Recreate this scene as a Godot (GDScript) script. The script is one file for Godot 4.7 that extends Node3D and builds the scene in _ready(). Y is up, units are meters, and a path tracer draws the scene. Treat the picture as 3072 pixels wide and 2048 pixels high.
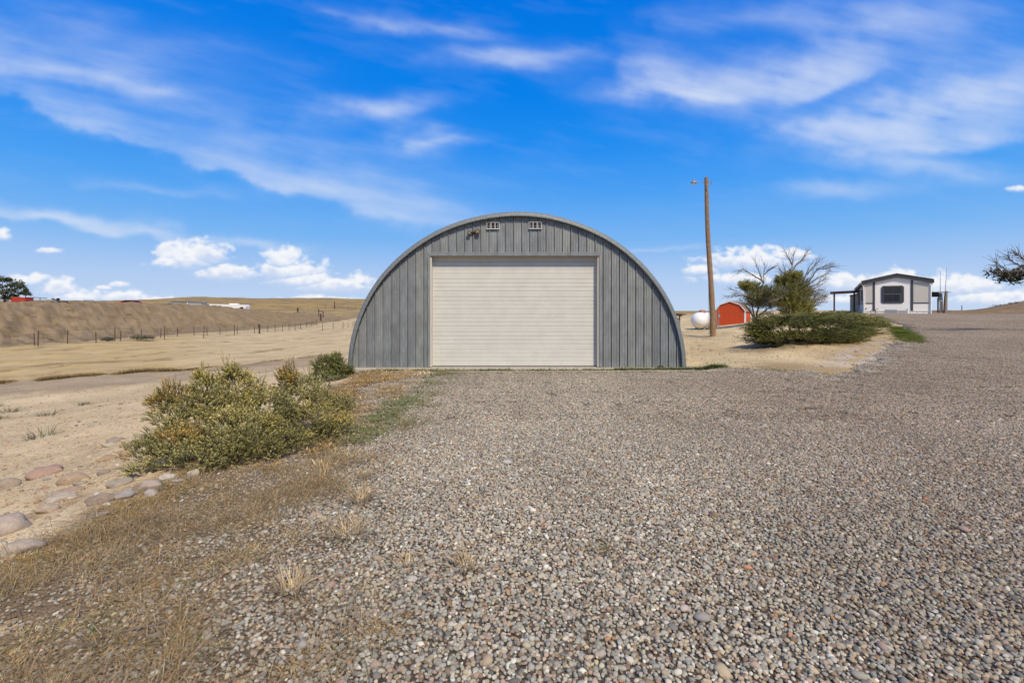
extends Node3D
# A steel arch workshop on a gravel drive in dry rolling country. x right, y up, the camera looks along -z.

const EYE := 1.52
var rng := RandomNumberGenerator.new()
var na := FastNoiseLite.new()
var nb := FastNoiseLite.new()
var nc := FastNoiseLite.new()
var M := {}

# ------------------------------------------------------------------ general helpers
func lin(r: float, g: float, b: float) -> Color:
	return Color(r, g, b).linear_to_srgb()

func ss(a: float, b: float, x: float) -> float:
	var t := clampf((x - a) / (b - a), 0.0, 1.0)
	return t * t * (3.0 - 2.0 * t)

func rnd(a: float, b: float) -> float:
	return rng.randf_range(a, b)

func mat(called: String, c: Color, rough := 0.8, metal := 0.0) -> StandardMaterial3D:
	var m := StandardMaterial3D.new()
	m.resource_name = called
	m.albedo_color = c
	m.roughness = rough
	m.metallic = metal
	M[called] = m
	return m

func noise_tex(freq: float, octaves: int, lo: Color, hi: Color, size := 512, rough := 0.5, seed_ := 1, kind := FastNoiseLite.TYPE_SIMPLEX_SMOOTH, normal := false, strength := 4.0, mid = null) -> NoiseTexture2D:
	var n := FastNoiseLite.new()
	n.noise_type = kind
	n.seed = seed_
	n.frequency = freq
	n.fractal_octaves = octaves
	n.fractal_gain = rough
	var t := NoiseTexture2D.new()
	t.width = size
	t.height = size
	t.seamless = true
	t.seamless_blend_skirt = 0.25
	t.noise = n
	if normal:
		t.as_normal_map = true
		t.bump_strength = strength
	else:
		var g := Gradient.new()
		g.set_color(0, lo)
		g.set_color(1, hi)
		if mid != null:
			g.add_point(0.5, mid)
		t.color_ramp = g
	return t

func tri(m: StandardMaterial3D, scale: Vector3, world := false) -> void:
	m.uv1_triplanar = true
	m.uv1_world_triplanar = world
	m.uv1_scale = scale
	m.uv1_triplanar_sharpness = 2.0

func nst() -> SurfaceTool:
	var st := SurfaceTool.new()
	st.begin(Mesh.PRIMITIVE_TRIANGLES)
	return st

# a face given counter-clockwise as seen from outside
func face(st: SurfaceTool, p: Array, c := Color.WHITE) -> void:
	var n: Vector3 = (p[1] - p[0]).cross(p[2] - p[0])
	if n.length_squared() < 1e-14 and p.size() > 3:
		n = (p[2] - p[0]).cross(p[3] - p[0])
	n = n.normalized()
	for i in range(1, p.size() - 1):
		for k in [0, i + 1, i]:
			st.set_color(c)
			st.set_normal(n)
			st.add_vertex(p[k])

func smooth_face(st: SurfaceTool, p: Array, n: Array, c := Color.WHITE) -> void:
	for i in range(1, p.size() - 1):
		for k in [0, i + 1, i]:
			st.set_color(c)
			st.set_normal(n[k])
			st.add_vertex(p[k])

# a box with small chamfers along its twelve edges
func box(st: SurfaceTool, c: Vector3, s: Vector3, b := Basis.IDENTITY, ch := 0.0, col := Color.WHITE) -> void:
	var h := s * 0.5
	if ch <= 0.0:
		for ax in 3:
			for sg in [-1.0, 1.0]:
				var n := Vector3.ZERO
				n[ax] = sg
				var u := Vector3.ZERO
				u[(ax + 1) % 3] = 1.0
				var v := n.cross(u)
				var p := []
				for q in [[-1, -1], [1, -1], [1, 1], [-1, 1]]:
					p.append(c + b * ((n + u * q[0] + v * q[1]) * h))
				face(st, p, col)
		return
	for ax in 3:
		for sg in [-1.0, 1.0]:
			var n := Vector3.ZERO
			n[ax] = sg
			var u := Vector3.ZERO
			u[(ax + 1) % 3] = 1.0
			var v := n.cross(u)
			var hi := h - (u + v.abs()) * ch
			var p := []
			for q in [[-1, -1], [1, -1], [1, 1], [-1, 1]]:
				p.append(c + b * ((n + u * q[0] + v * q[1]) * hi))
			face(st, p, col)
	for ax in 3:
		var u := Vector3.ZERO
		u[ax] = 1.0
		var a1 := Vector3.ZERO
		a1[(ax + 1) % 3] = 1.0
		var a2 := Vector3.ZERO
		a2[(ax + 2) % 3] = 1.0
		for s1 in [-1.0, 1.0]:
			for s2 in [-1.0, 1.0]:
				var e1: Vector3 = a1 * s1 * h + a2 * s2 * (h - Vector3.ONE * ch)
				var e2: Vector3 = a1 * s1 * (h - Vector3.ONE * ch) + a2 * s2 * h
				var l: Vector3 = u * (h - Vector3.ONE * ch)
				var p := [c + b * (e1 - l), c + b * (e1 + l), c + b * (e2 + l), c + b * (e2 - l)]
				if (p[1] - p[0]).cross(p[2] - p[0]).dot(b * (a1 * s1 + a2 * s2)) < 0.0:
					p.reverse()
				face(st, p, col)

func perp(d: Vector3) -> Vector3:
	var a := Vector3.UP if absf(d.y) < 0.9 else Vector3.RIGHT
	return d.cross(a).normalized()

func tube(st: SurfaceTool, p0: Vector3, p1: Vector3, r0: float, r1: float, n := 6, cap := false, col := Color.WHITE) -> void:
	var d := (p1 - p0).normalized()
	var u := perp(d)
	var v := d.cross(u)
	var a := []
	var e := []
	var nn := []
	for i in n:
		var w := TAU * i / n
		var o := u * cos(w) + v * sin(w)
		nn.append(o)
		a.append(p0 + o * r0)
		e.append(p1 + o * r1)
	for i in n:
		var j := (i + 1) % n
		smooth_face(st, [a[i], a[j], e[j], e[i]], [nn[i], nn[j], nn[j], nn[i]], col)
	if cap:
		face(st, e, col)
		a.reverse()
		face(st, a, col)

func polytube(st: SurfaceTool, pts: Array, radii: Array, n := 6, col := Color.WHITE) -> void:
	for i in pts.size() - 1:
		tube(st, pts[i], pts[i + 1], radii[i], radii[i + 1], n, i == pts.size() - 2 or i == 0, col)

# profile points (radius, height) spun round the axis b.y at c
func lathe(st: SurfaceTool, c: Vector3, prof: Array, n := 16, b := Basis.IDENTITY, col := Color.WHITE) -> void:
	for k in prof.size() - 1:
		var q0: Vector2 = prof[k]
		var q1: Vector2 = prof[k + 1]
		var t := (q1 - q0).normalized()
		var out := Vector2(t.y, -t.x)
		for i in n:
			var w0 := TAU * i / n
			var w1 := TAU * (i + 1) / n
			var p := []
			var nn := []
			for q in [[q0, w0], [q1, w0], [q1, w1], [q0, w1]]:
				var r: Vector2 = q[0]
				var dir := Vector3(cos(q[1]), 0, sin(q[1]))
				p.append(c + b * (dir * r.x + Vector3(0, r.y, 0)))
				nn.append((b * (dir * out.x + Vector3(0, out.y, 0))).normalized())
			smooth_face(st, p, nn, col)

var used := {}
func numbered(called: String, parent: Node) -> String:
	var key := str(parent.get_instance_id()) + called
	var k: int = used.get(key, 0)
	used[key] = k + 1
	return called if k == 0 else "%s_%03d" % [called, k]

func put(called: String, mesh: Mesh, m: Material, parent: Node = self) -> MeshInstance3D:
	var o := MeshInstance3D.new()
	o.name = numbered(called, parent)
	o.mesh = mesh
	o.material_override = m
	parent.add_child(o, true)
	return o

func obj(called: String, st: SurfaceTool, m: Material, parent: Node = self) -> MeshInstance3D:
	return put(called, st.commit(), m, parent)

func thing(called: String, label: String, category: String, at := Vector3.ZERO, turn := 0.0, group := "") -> Node3D:
	var o := Node3D.new()
	o.name = numbered(called, self)
	add_child(o, true)
	o.position = at
	o.rotation.y = turn
	tag(o, label, category, group)
	return o

func tag(o: Node, label: String, category: String, group := "", kind := "") -> void:
	o.set_meta("label", label)
	if category != "":
		o.set_meta("category", category)
	if group != "":
		o.set_meta("group", group)
	if kind != "":
		o.set_meta("kind", kind)

# ------------------------------------------------------------------ many small leaves in one mesh
class Leaves:
	var v := PackedVector3Array()
	var n := PackedVector3Array()
	var c := PackedColorArray()
	var i := PackedInt32Array()
	func leaf(p: Vector3, dir: Vector3, side: Vector3, len: float, wid: float, col: Color) -> void:
		var k := v.size()
		var m := p + dir * (len * 0.45)
		var s := side * (wid * 0.5)
		v.append(p)
		v.append(m + s)
		v.append(p + dir * len)
		v.append(m - s)
		var nn := side.cross(dir).normalized()
		for q in 4:
			n.append(nn)
			c.append(col)
		i.append_array([k, k + 2, k + 1, k, k + 3, k + 2])
	func blade(p: Vector3, dir: Vector3, bend: Vector3, len: float, wid: float, col: Color) -> void:
		var side := dir.cross(Vector3.UP)
		if side.length_squared() < 1e-4:
			side = Vector3.RIGHT
		side = side.normalized() * wid * 0.5
		var k := v.size()
		var m := p + dir * (len * 0.5) + bend * (len * 0.18)
		var e := p + dir * len + bend * (len * 0.6)
		var nn := side.cross(dir).normalized()
		for q in [p - side, p + side, m - side * 0.8, m + side * 0.8, e]:
			v.append(q)
			n.append(nn)
			c.append(col)
		i.append_array([k, k + 2, k + 1, k + 1, k + 2, k + 3, k + 2, k + 4, k + 3])
	func mesh() -> ArrayMesh:
		var a := []
		a.resize(Mesh.ARRAY_MAX)
		a[Mesh.ARRAY_VERTEX] = v
		a[Mesh.ARRAY_NORMAL] = n
		a[Mesh.ARRAY_COLOR] = c
		a[Mesh.ARRAY_INDEX] = i
		var m := ArrayMesh.new()
		m.add_surface_from_arrays(Mesh.PRIMITIVE_TRIANGLES, a)
		return m

func udir() -> Vector3:
	var z := rnd(-1, 1)
	var w := rnd(0, TAU)
	var r := sqrt(1.0 - z * z)
	return Vector3(r * cos(w), z, r * sin(w))

# ------------------------------------------------------------------ the lie of the land
func xl(d: float) -> float:      # left edge of the drive
	return -3.05 - 0.07 * clampf(d - 3.0, 0.0, 11.0)

func rise(d: float) -> float:
	return 0.0 if d < 9.0 else 1.7 * (1.0 - exp(-pow((d - 9.0) / 28.0, 1.25)))

func crest(d: float) -> float:
	return lerpf(2.8, 0.3, ss(88, 135, d))

func base_h(x: float, d: float) -> float:
	var dist := sqrt(x * x + d * d)
	var t := x / maxf(d, 1.0)
	var e := xl(d) - x
	var y := 0.0
	if e > 0.0:
		y = -1.4 * (1.0 - exp(-e * e / (e + 0.5) / 6.0))
	var kr := lerpf(0.3, 1.0, ss(0.34, 0.56, t)) if d > 0.0 else 1.0
	if x > -3.0:
		y += rise(d) * kr * ss(0, 7, x)
	var b := ss(-43, -58, x) * (1.0 - ss(135, 170, d))
	if b > 0.0:
		y = lerpf(y, crest(d) - 0.012 * maxf(0.0, -58.0 - x) - ss(-58.3, -61.0, x), b)
	var hf := 1.8
	if d > 0.0:
		hf += 7.4 * ss(-0.20, -0.28, t) * lerpf(1.0, 0.62, ss(-0.6, -0.9, t))
		if t > 0.9:
			y += 1.6 * ss(0.90, 1.1, t) * ss(46, 62, d)
	y = lerpf(y, hf, ss(95, 330, dist))
	y -= ss(470, 1500, dist) * (hf - 1.0)
	return y

func height(x: float, z: float) -> float:
	var d := -z
	var y := base_h(x, d)
	var dist := sqrt(x * x + d * d)
	var off := ss(0.0, 1.2, xl(d) - x)
	var right := ss(13.0, 17.0, d) * ss(3.0, 5.0, x) * (1.0 - gravel(x, d))
	# the gravel lies a little lower than the slab it meets
	y -= 0.075 * ss(12.3, 13.0, d) * (1.0 - ss(13.6, 14.2, d)) * (1.0 - ss(4.9, 5.6, absf(x)))
	var rough := maxf(off, right)
	if rough > 0.0:
		y += na.get_noise_2d(x * 3.0, d * 3.0) * 0.05 * rough
		y += nb.get_noise_2d(x * 0.5, d * 0.5) * lerpf(0.04, 0.16, ss(8, 30, dist)) * rough
		var bm := ss(-42, -47, x) * (1.0 - ss(140, 170, d))
		if bm > 0.0 and d > 0.0:
			y += (absf(nc.get_noise_2d(x * 1.3, d * 3.2)) * -0.8 + na.get_noise_2d(x * 1.6, d * 2.4) * 0.34) * bm * (1.0 - ss(-56, -60, x) * 0.75)
			y += nb.get_noise_2d(3.0, d * 0.35) * 0.28 * ss(-50, -58, x)
		# the hollow at the building's left corner
		y -= 0.13 * ss(-3.5, -4.3, x) * (1.0 - ss(-7.0, -9.0, x)) * ss(10.5, 12.6, d) * (1.0 - ss(14.0, 17.0, d))
		# the little bank with weeds along the edge of the mud
		var s := weed_s(x, d)
		y += 0.08 * ss(-0.5, 0.5, s) * (1.0 - ss(2.0, 9.0, s)) * ss(-8.0, -11.0, x) * (1.0 - ss(-30.0, -40.0, x))
	if dist > 120.0:
		y += nb.get_noise_2d(x * 0.06, d * 0.06) * ss(120, 400, dist) * 1.6 * ss(-0.25, -0.4, x / maxf(d, 1.0))
	return y

# signed distance beyond the line of weeds that edges the dried mud (from (-21,19.3) to (-9.5,25.2))
func weed_s(x: float, d: float) -> float:
	var w := nb.get_noise_2d(x * 1.5, 7.0) * 0.7
	return (d - (19.3 + (x + 20.6) * 0.50)) * 0.9 + w

var mound := [Vector2(11.1, 7.2), Vector2(11.9, 8.2), Vector2(16.2, 12.3), Vector2(21.8, 17.3), Vector2(27.2, 21.3), Vector2(37.5, 27.6), Vector2(60, 40), Vector2(120, 80)]

func mound_x(d: float) -> float:
	for i in mound.size() - 1:
		if d <= mound[i + 1].x or i == mound.size() - 2:
			return lerpf(mound[i].y, mound[i + 1].y, (d - mound[i].x) / (mound[i + 1].x - mound[i].x))
	return 200.0

func gravel(x: float, d: float) -> float:
	var w := na.get_noise_2d(x * 4.0, d * 4.0) * 0.35 + nb.get_noise_2d(x * 2.0, d * 2.0) * 0.3
	var g := ss(-0.1, 0.9, x - xl(d) + w)
	if d > 10.5:
		if x < 7.2:
			var far := 13.2 if x < 4.7 else lerpf(12.95, 11.1, clampf((x - 4.9) / 2.3, 0, 1))
			g *= 1.0 - ss(-0.5, 0.5, d - far + w * 2.2) if x > 4.7 else 1.0 - ss(-0.25, 0.25, d - far)
		else:
			g *= ss(-0.3, 0.5, x - mound_x(d) + w * (0.8 + d * 0.03))
		g *= 1.0 - ss(0.0, 2.0, x - maxf(17.5, d * 1.06 + 0.8) + w)
		g *= 1.0 - ss(52.0, 60.0, d)
		g *= 1.0 - ss(43.0, 48.0, d) * ss(0.86, 0.91, x / d)
	else:
		g *= 1.0 - ss(0.0, 2.0, x - 17.5 + w)
	if d < -14.0:
		g = 0.0
	return g

func ground_color(x: float, d: float) -> Color:
	var dist := sqrt(x * x + d * d)
	var f := na.get_noise_2d(x * 5.0, d * 5.0)
	var f2 := nb.get_noise_2d(x * 1.2, d * 1.2)
	var f3 := nc.get_noise_2d(x * 0.25, d * 0.25)
	var sand := Color(0.90, 0.715, 0.44).lerp(Color(0.74, 0.56, 0.32), clampf(0.5 + f * 0.8 + f2 * 0.5, 0, 1))
	var c := sand
	if x < xl(d) + 1.0 and d > -20.0:
		# yellow field beyond the weeds, brown mud before it
		var s := weed_s(x, d)
		var golden := Color(0.76, 0.55, 0.225).lerp(Color(0.72, 0.535, 0.265), clampf(0.5 + f2 * 1.2, 0, 1))
		var tf := x / maxf(d, 1.0)
		golden = golden.lerp(Color(0.82, 0.645, 0.36), ss(-0.8, -0.5, tf))
		var mud := Color(0.52, 0.395, 0.245).lerp(Color(0.61, 0.465, 0.29), clampf(0.5 + f * 0.6 + f2 * 0.9, 0, 1))
		var sm := s + f * 0.6
		c = sand.lerp(mud, ss(-5.4, -4.0, sm) * ss(-7.0, -9.5, x) * (1.0 - ss(-9.5, -3.0, x) * 0.5))
		c = c.lerp(golden, ss(-0.1, 0.35, sm))
		# a damp stain in the yellow field
		var st := Vector2((x + 23.2) * 0.75 - (d - 28.0) * 0.66, (x + 23.2) * 0.66 + (d - 28.0) * 0.75)
		var sd := absf(st.x) / 1.1 + 0.0
		c = c.lerp(Color(0.34, 0.22, 0.085), 0.7 * (1.0 - ss(0.4, 1.0, sqrt(sd * sd + pow(st.y / 4.2, 2.0)) + f2 * 0.35)))
		# the bank of bare earth
		var bank := Color(0.45, 0.33, 0.185).lerp(Color(0.26, 0.18, 0.09), clampf(0.45 + f * 1.3 + na.get_noise_2d(x * 2.2, d * 2.2) * 0.8 + nc.get_noise_2d(x * 1.3, d * 3.2) * 0.4, 0, 1))
		bank = bank.lerp(Color(0.40, 0.29, 0.145), ss(50, 95, d) * 0.75)
		c = c.lerp(bank, ss(-41.2, -43.0, x + f2 * 1.2) * (1.0 - ss(130, 160, d)))
		# dark dry weed scars
		var scar := nb.get_noise_2d(x * 1.4 + 40.0, d * 0.6)
		c = c.lerp(Color(0.34, 0.24, 0.12), 0.55 * ss(0.36, 0.55, scar + f * 0.25) * ss(14, 20, d) * ss(-8, -12, x))
	else:
		var rc := Color(0.92, 0.73, 0.42).lerp(Color(0.80, 0.61, 0.33), clampf(0.5 + f * 0.9 + f2 * 0.8, 0, 1))
		c = rc
		# brown litter under the spreading juniper and on the lower apron
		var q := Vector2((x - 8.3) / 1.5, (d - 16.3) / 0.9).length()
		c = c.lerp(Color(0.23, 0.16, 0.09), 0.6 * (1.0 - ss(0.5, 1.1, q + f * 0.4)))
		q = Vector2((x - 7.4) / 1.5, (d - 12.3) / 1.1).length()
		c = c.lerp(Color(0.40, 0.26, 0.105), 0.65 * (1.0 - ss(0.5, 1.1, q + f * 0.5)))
		c = c.lerp(Color(0.46, 0.31, 0.15), 0.5 * ss(0.55, 0.66, x / maxf(d, 1.0)) * ss(12.5, 14, d))
		# pale crusted margin where the drive climbs past the sand
		if d > 11.5 and d < 23.0:
			var m := x - mound_x(d)
			c = c.lerp(Color(0.72, 0.66, 0.58), 0.85 * ss(-1.5, -0.9, m) * (1.0 - ss(0.2, 0.7, m)) * ss(0.0, 0.3, f + 0.12) * ss(12.0, 13.5, d) * (1.0 - ss(18.5, 21.0, d)))
	# far golden hills
	var far := Color(0.56, 0.385, 0.125).lerp(Color(0.35, 0.245, 0.105), clampf(0.45 + f3 * 1.4 + f2 * 0.6, 0, 1))
	c = c.lerp(far, ss(70, 200, dist) * (1.0 if x > -30 or d > 140 else 0.0 + ss(130, 150, d)))
	if x > 0.0 and x / maxf(d, 1.0) > 0.83:
		c = c.lerp(Color(0.40, 0.26, 0.12).lerp(Color(0.29, 0.20, 0.085), clampf(0.5 + f * 1.5, 0, 1)), ss(40, 46, d))
	if dist > 600.0:
		c = c.lerp(Color(0.16, 0.17, 0.13), ss(700, 1200, dist))
	# strip of brown earth and litter where the drive breaks off
	var e := x - xl(d)
	var litter := exp(-pow((e + 0.7 + f2 * 0.4) / 0.22, 2.0)) * ss(-0.1, 0.35, f) * ss(7.0, 4.5, d) * ss(1.5, 2.2, d)
	c = c.lerp(Color(0.34, 0.215, 0.10), 0.7 * litter)
	var strip := ss(-0.25, 0.12, e + f * 0.25) * (1.0 - ss(1.0, 2.2, e + f2 * 0.5)) * (1.0 - ss(13.0, 14.0, d))
	c = c.lerp(Color(0.33, 0.22, 0.11), strip * clampf(0.35 + f * 1.2 + f2 * 0.7, 0, 0.85))
	c *= 1.13
	return c

func build_ground() -> void:
	var ts := PackedFloat32Array()
	var w := -PI
	while w < PI - 0.0005:
		ts.append(w)
		var front := absf(w)
		w += 0.0042 if front < 0.95 else (0.02 if front < 1.3 else 0.09)
	ts.append(PI)
	var rings := PackedFloat32Array([0.25])
	while rings[rings.size() - 1] < 5000.0:
		rings.append(rings[rings.size() - 1] * 1.021 + 0.004)
	var na_ := ts.size()
	var nr := rings.size()
	var v := PackedVector3Array()
	var col := PackedColorArray()
	var gm := PackedFloat32Array()
	v.resize(na_ * nr)
	col.resize(na_ * nr)
	gm.resize(na_ * nr)
	for j in nr:
		var r := rings[j]
		for i in na_:
			var x := r * sin(ts[i])
			var z := -r * cos(ts[i])
			if i == na_ - 1:
				x = r * sin(-PI)
			var k := j * na_ + i
			v[k] = Vector3(x, height(x, z), z)
			col[k] = ground_color(x, -z)
			gm[k] = gravel(x, -z) if r < 140.0 else 0.0
	var nor := PackedVector3Array()
	nor.resize(na_ * nr)
	var idx := PackedInt32Array()
	var gidx := PackedInt32Array()
	for j in nr:
		for i in na_:
			var k := j * na_ + i
			var a := v[k - 1] if i > 0 else v[k]
			var b := v[k + 1] if i < na_ - 1 else v[k]
			var c := v[k - na_] if j > 0 else v[k]
			var e := v[k + na_] if j < nr - 1 else v[k]
			nor[k] = (b - a).cross(e - c).normalized()
			if i < na_ - 1 and j < nr - 1:
				var q := [k, k + 1, k + na_, k + 1, k + na_ + 1, k + na_]
				idx.append(k)
				idx.append(k + na_)
				idx.append(k + 1)
				idx.append(k + 1)
				idx.append(k + na_)
				idx.append(k + na_ + 1)
				if gm[k] + gm[k + 1] + gm[k + na_] + gm[k + na_ + 1] > 2.0:
					gidx.append_array([k, k + na_, k + 1, k + 1, k + na_, k + na_ + 1])
	var arr := []
	arr.resize(Mesh.ARRAY_MAX)
	arr[Mesh.ARRAY_VERTEX] = v
	arr[Mesh.ARRAY_NORMAL] = nor
	arr[Mesh.ARRAY_COLOR] = col
	arr[Mesh.ARRAY_INDEX] = idx
	var am := ArrayMesh.new()
	am.add_surface_from_arrays(Mesh.PRIMITIVE_TRIANGLES, arr)
	var g := put("ground", am, M.ground)
	tag(g, "pale dry sandy ground rolling away to golden hills", "", "", "structure")
	# the gravel drive is a sheet just above it
	var remap := PackedInt32Array()
	remap.resize(na_ * nr)
	remap.fill(-1)
	var v2 := PackedVector3Array()
	var n2 := PackedVector3Array()
	var c2 := PackedColorArray()
	var i2 := PackedInt32Array()
	for k in gidx:
		if remap[k] < 0:
			remap[k] = v2.size()
			var p := v[k]
			var dd := sqrt(p.x * p.x + p.z * p.z)
			v2.append(p + Vector3(0, 0.005 + 0.0004 * dd, 0))
			n2.append(nor[k])
			var f := clampf(0.5 + na.get_noise_2d(p.x * 5.0, p.z * 5.0) * 0.8, 0, 1)
			c2.append(Color(0.125, 0.098, 0.07).lerp(Color(0.20, 0.158, 0.115), ss(0.45, 0.9, f)).lerp(Color(0.34, 0.235, 0.125), ss(2.6, 0.6, p.x - xl(-p.z))).lerp(Color(0.265, 0.225, 0.19), ss(24, 44, dd)))
		i2.append(remap[k])
	arr = []
	arr.resize(Mesh.ARRAY_MAX)
	arr[Mesh.ARRAY_VERTEX] = v2
	arr[Mesh.ARRAY_NORMAL] = n2
	arr[Mesh.ARRAY_COLOR] = c2
	arr[Mesh.ARRAY_INDEX] = i2
	am = ArrayMesh.new()
	am.add_surface_from_arrays(Mesh.PRIMITIVE_TRIANGLES, arr)
	g = put("gravel_drive", am, M.gravel_bed)
	tag(g, "wide gravel drive before the workshop rising to the mobile home", "", "", "structure")

# ------------------------------------------------------------------ sky: air, cirrus and low cumulus by direction
# directions are given as tangents (x / -z, y / -z) times 495, counted from 512 to the right and from 311 downwards
var streaks := [
	# x0, y0, x1, y1, sag, width below, width above, strength
	[-60, 66, 480, 230, 17, 5, 20, 0.40], [-40, 50, 190, 96, 4, 10, 22, 0.28], [-70, 208, 215, 241, -2, 4, 8, 0.70],
	[160, 238, 330, 252, 2, 3, 5, 0.34], [60, 176, 260, 200, 2, 5, 6, 0.13], [280, 186, 520, 238, 0, 8, 20, 0.20],
	[600, 74, 900, 58, 32, 7, 34, 0.42], [740, 134, 1040, 128, 8, 5, 16, 0.36], [820, 148, 1040, 132, 9, 6, 11, 0.58],
	[640, 78, 760, 104, 6, 6, 26, 0.30], [620, 255, 720, 248, 0, 2, 3, 0.18], [300, 5, 500, 34, 3, 4, 9, 0.16],
	[640, 20, 860, 20, 0, 12, 16, 0.14], [760, 100, 900, 62, 6, 6, 20, 0.25],
]
var wisps := [
	# x, y, half width, half height, turn, strength
	[230, 118, 250, 42, 0.30, 0.12], [90, 36, 150, 26, 0.15, 0.13], [350, 180, 160, 26, 0.32, 0.13],
	[386, 108, 48, 10, -0.10, 0.62], [372, 106, 24, 9, 0.1, 0.2], [424, 141, 30, 12, 0.1, 0.52], [445, 141, 34, 4, -0.05, 0.3],
	[515, 57, 60, 10, 0.02, 0.62], [420, 27, 70, 8, 0.12, 0.26], [150, 88, 30, 7, 0.1, 0.3], [60, 70, 90, 10, 0.25, 0.25],
	[692, 95, 80, 13, 0.10, 0.52], [850, 48, 140, 32, -0.35, 0.24], [780, 78, 70, 16, -0.15, 0.22],
	[945, 104, 120, 26, -0.22, 0.66], [1010, 95, 60, 26, 0.0, 0.3], [860, 122, 90, 14, -0.2, 0.32], [930, 168, 80, 9, 0.14, 0.40],
	[842, 188, 60, 8, -0.03, 0.34], [960, 60, 80, 50, -0.4, 0.16], [880, 20, 90, 20, 0.1, 0.18],
]
var puffs := [
	[186, 260, 44, 20], [204, 256, 34, 18], [228, 274, 42, 13], [170, 263, 28, 11], [283, 262, 22, 18], [292, 272, 46, 17], [334, 286, 60, 13], [306, 281, 44, 14],
	[320, 301, 54, 8], [28, 281, 24, 9], [60, 290, 26, 13], [78, 297, 36, 10], [125, 298, 36, 10], [150, 302, 24, 7], [50, 251, 16, 4], [2, 236, 14, 9], [105, 288, 10, 3.5],
	[118, 285, 12, 4], [700, 271, 22, 9], [752, 262, 62, 16], [790, 256, 34, 8], [742, 280, 60, 9], [850, 284, 36, 14], [958, 288, 62, 16], [992, 299, 70, 12],
	[900, 280, 30, 15], [1020, 302, 60, 8], [1020, 189, 14, 5], [1080, 296, 60, 12], [-70, 292, 70, 16], [1180, 290, 60, 20], [860, 300, 60, 8],
]
var sky_keys := [[-2.0, Color(0.55, 0.68, 0.87)], [0.0, Color(0.55, 0.68, 0.88)], [3.5, Color(0.44, 0.605, 0.88)], [8.0, Color(0.19, 0.46, 0.89)], [13.0, Color(0.075, 0.355, 0.895)], [18.0, Color(0.016, 0.27, 0.87)],
	[23.5, Color(0.003, 0.22, 0.825)], [32.0, Color(0.001, 0.18, 0.765)], [50.0, Color(0.002, 0.16, 0.66)], [91.0, Color(0.003, 0.12, 0.52)]]

func air(el: float) -> Color:
	for k in sky_keys.size() - 1:
		if el <= sky_keys[k + 1][0]:
			var t: float = clampf((el - sky_keys[k][0]) / (sky_keys[k + 1][0] - sky_keys[k][0]), 0, 1)
			return sky_keys[k][1].lerp(sky_keys[k + 1][1], t)
	return sky_keys[-1][1]

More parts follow.
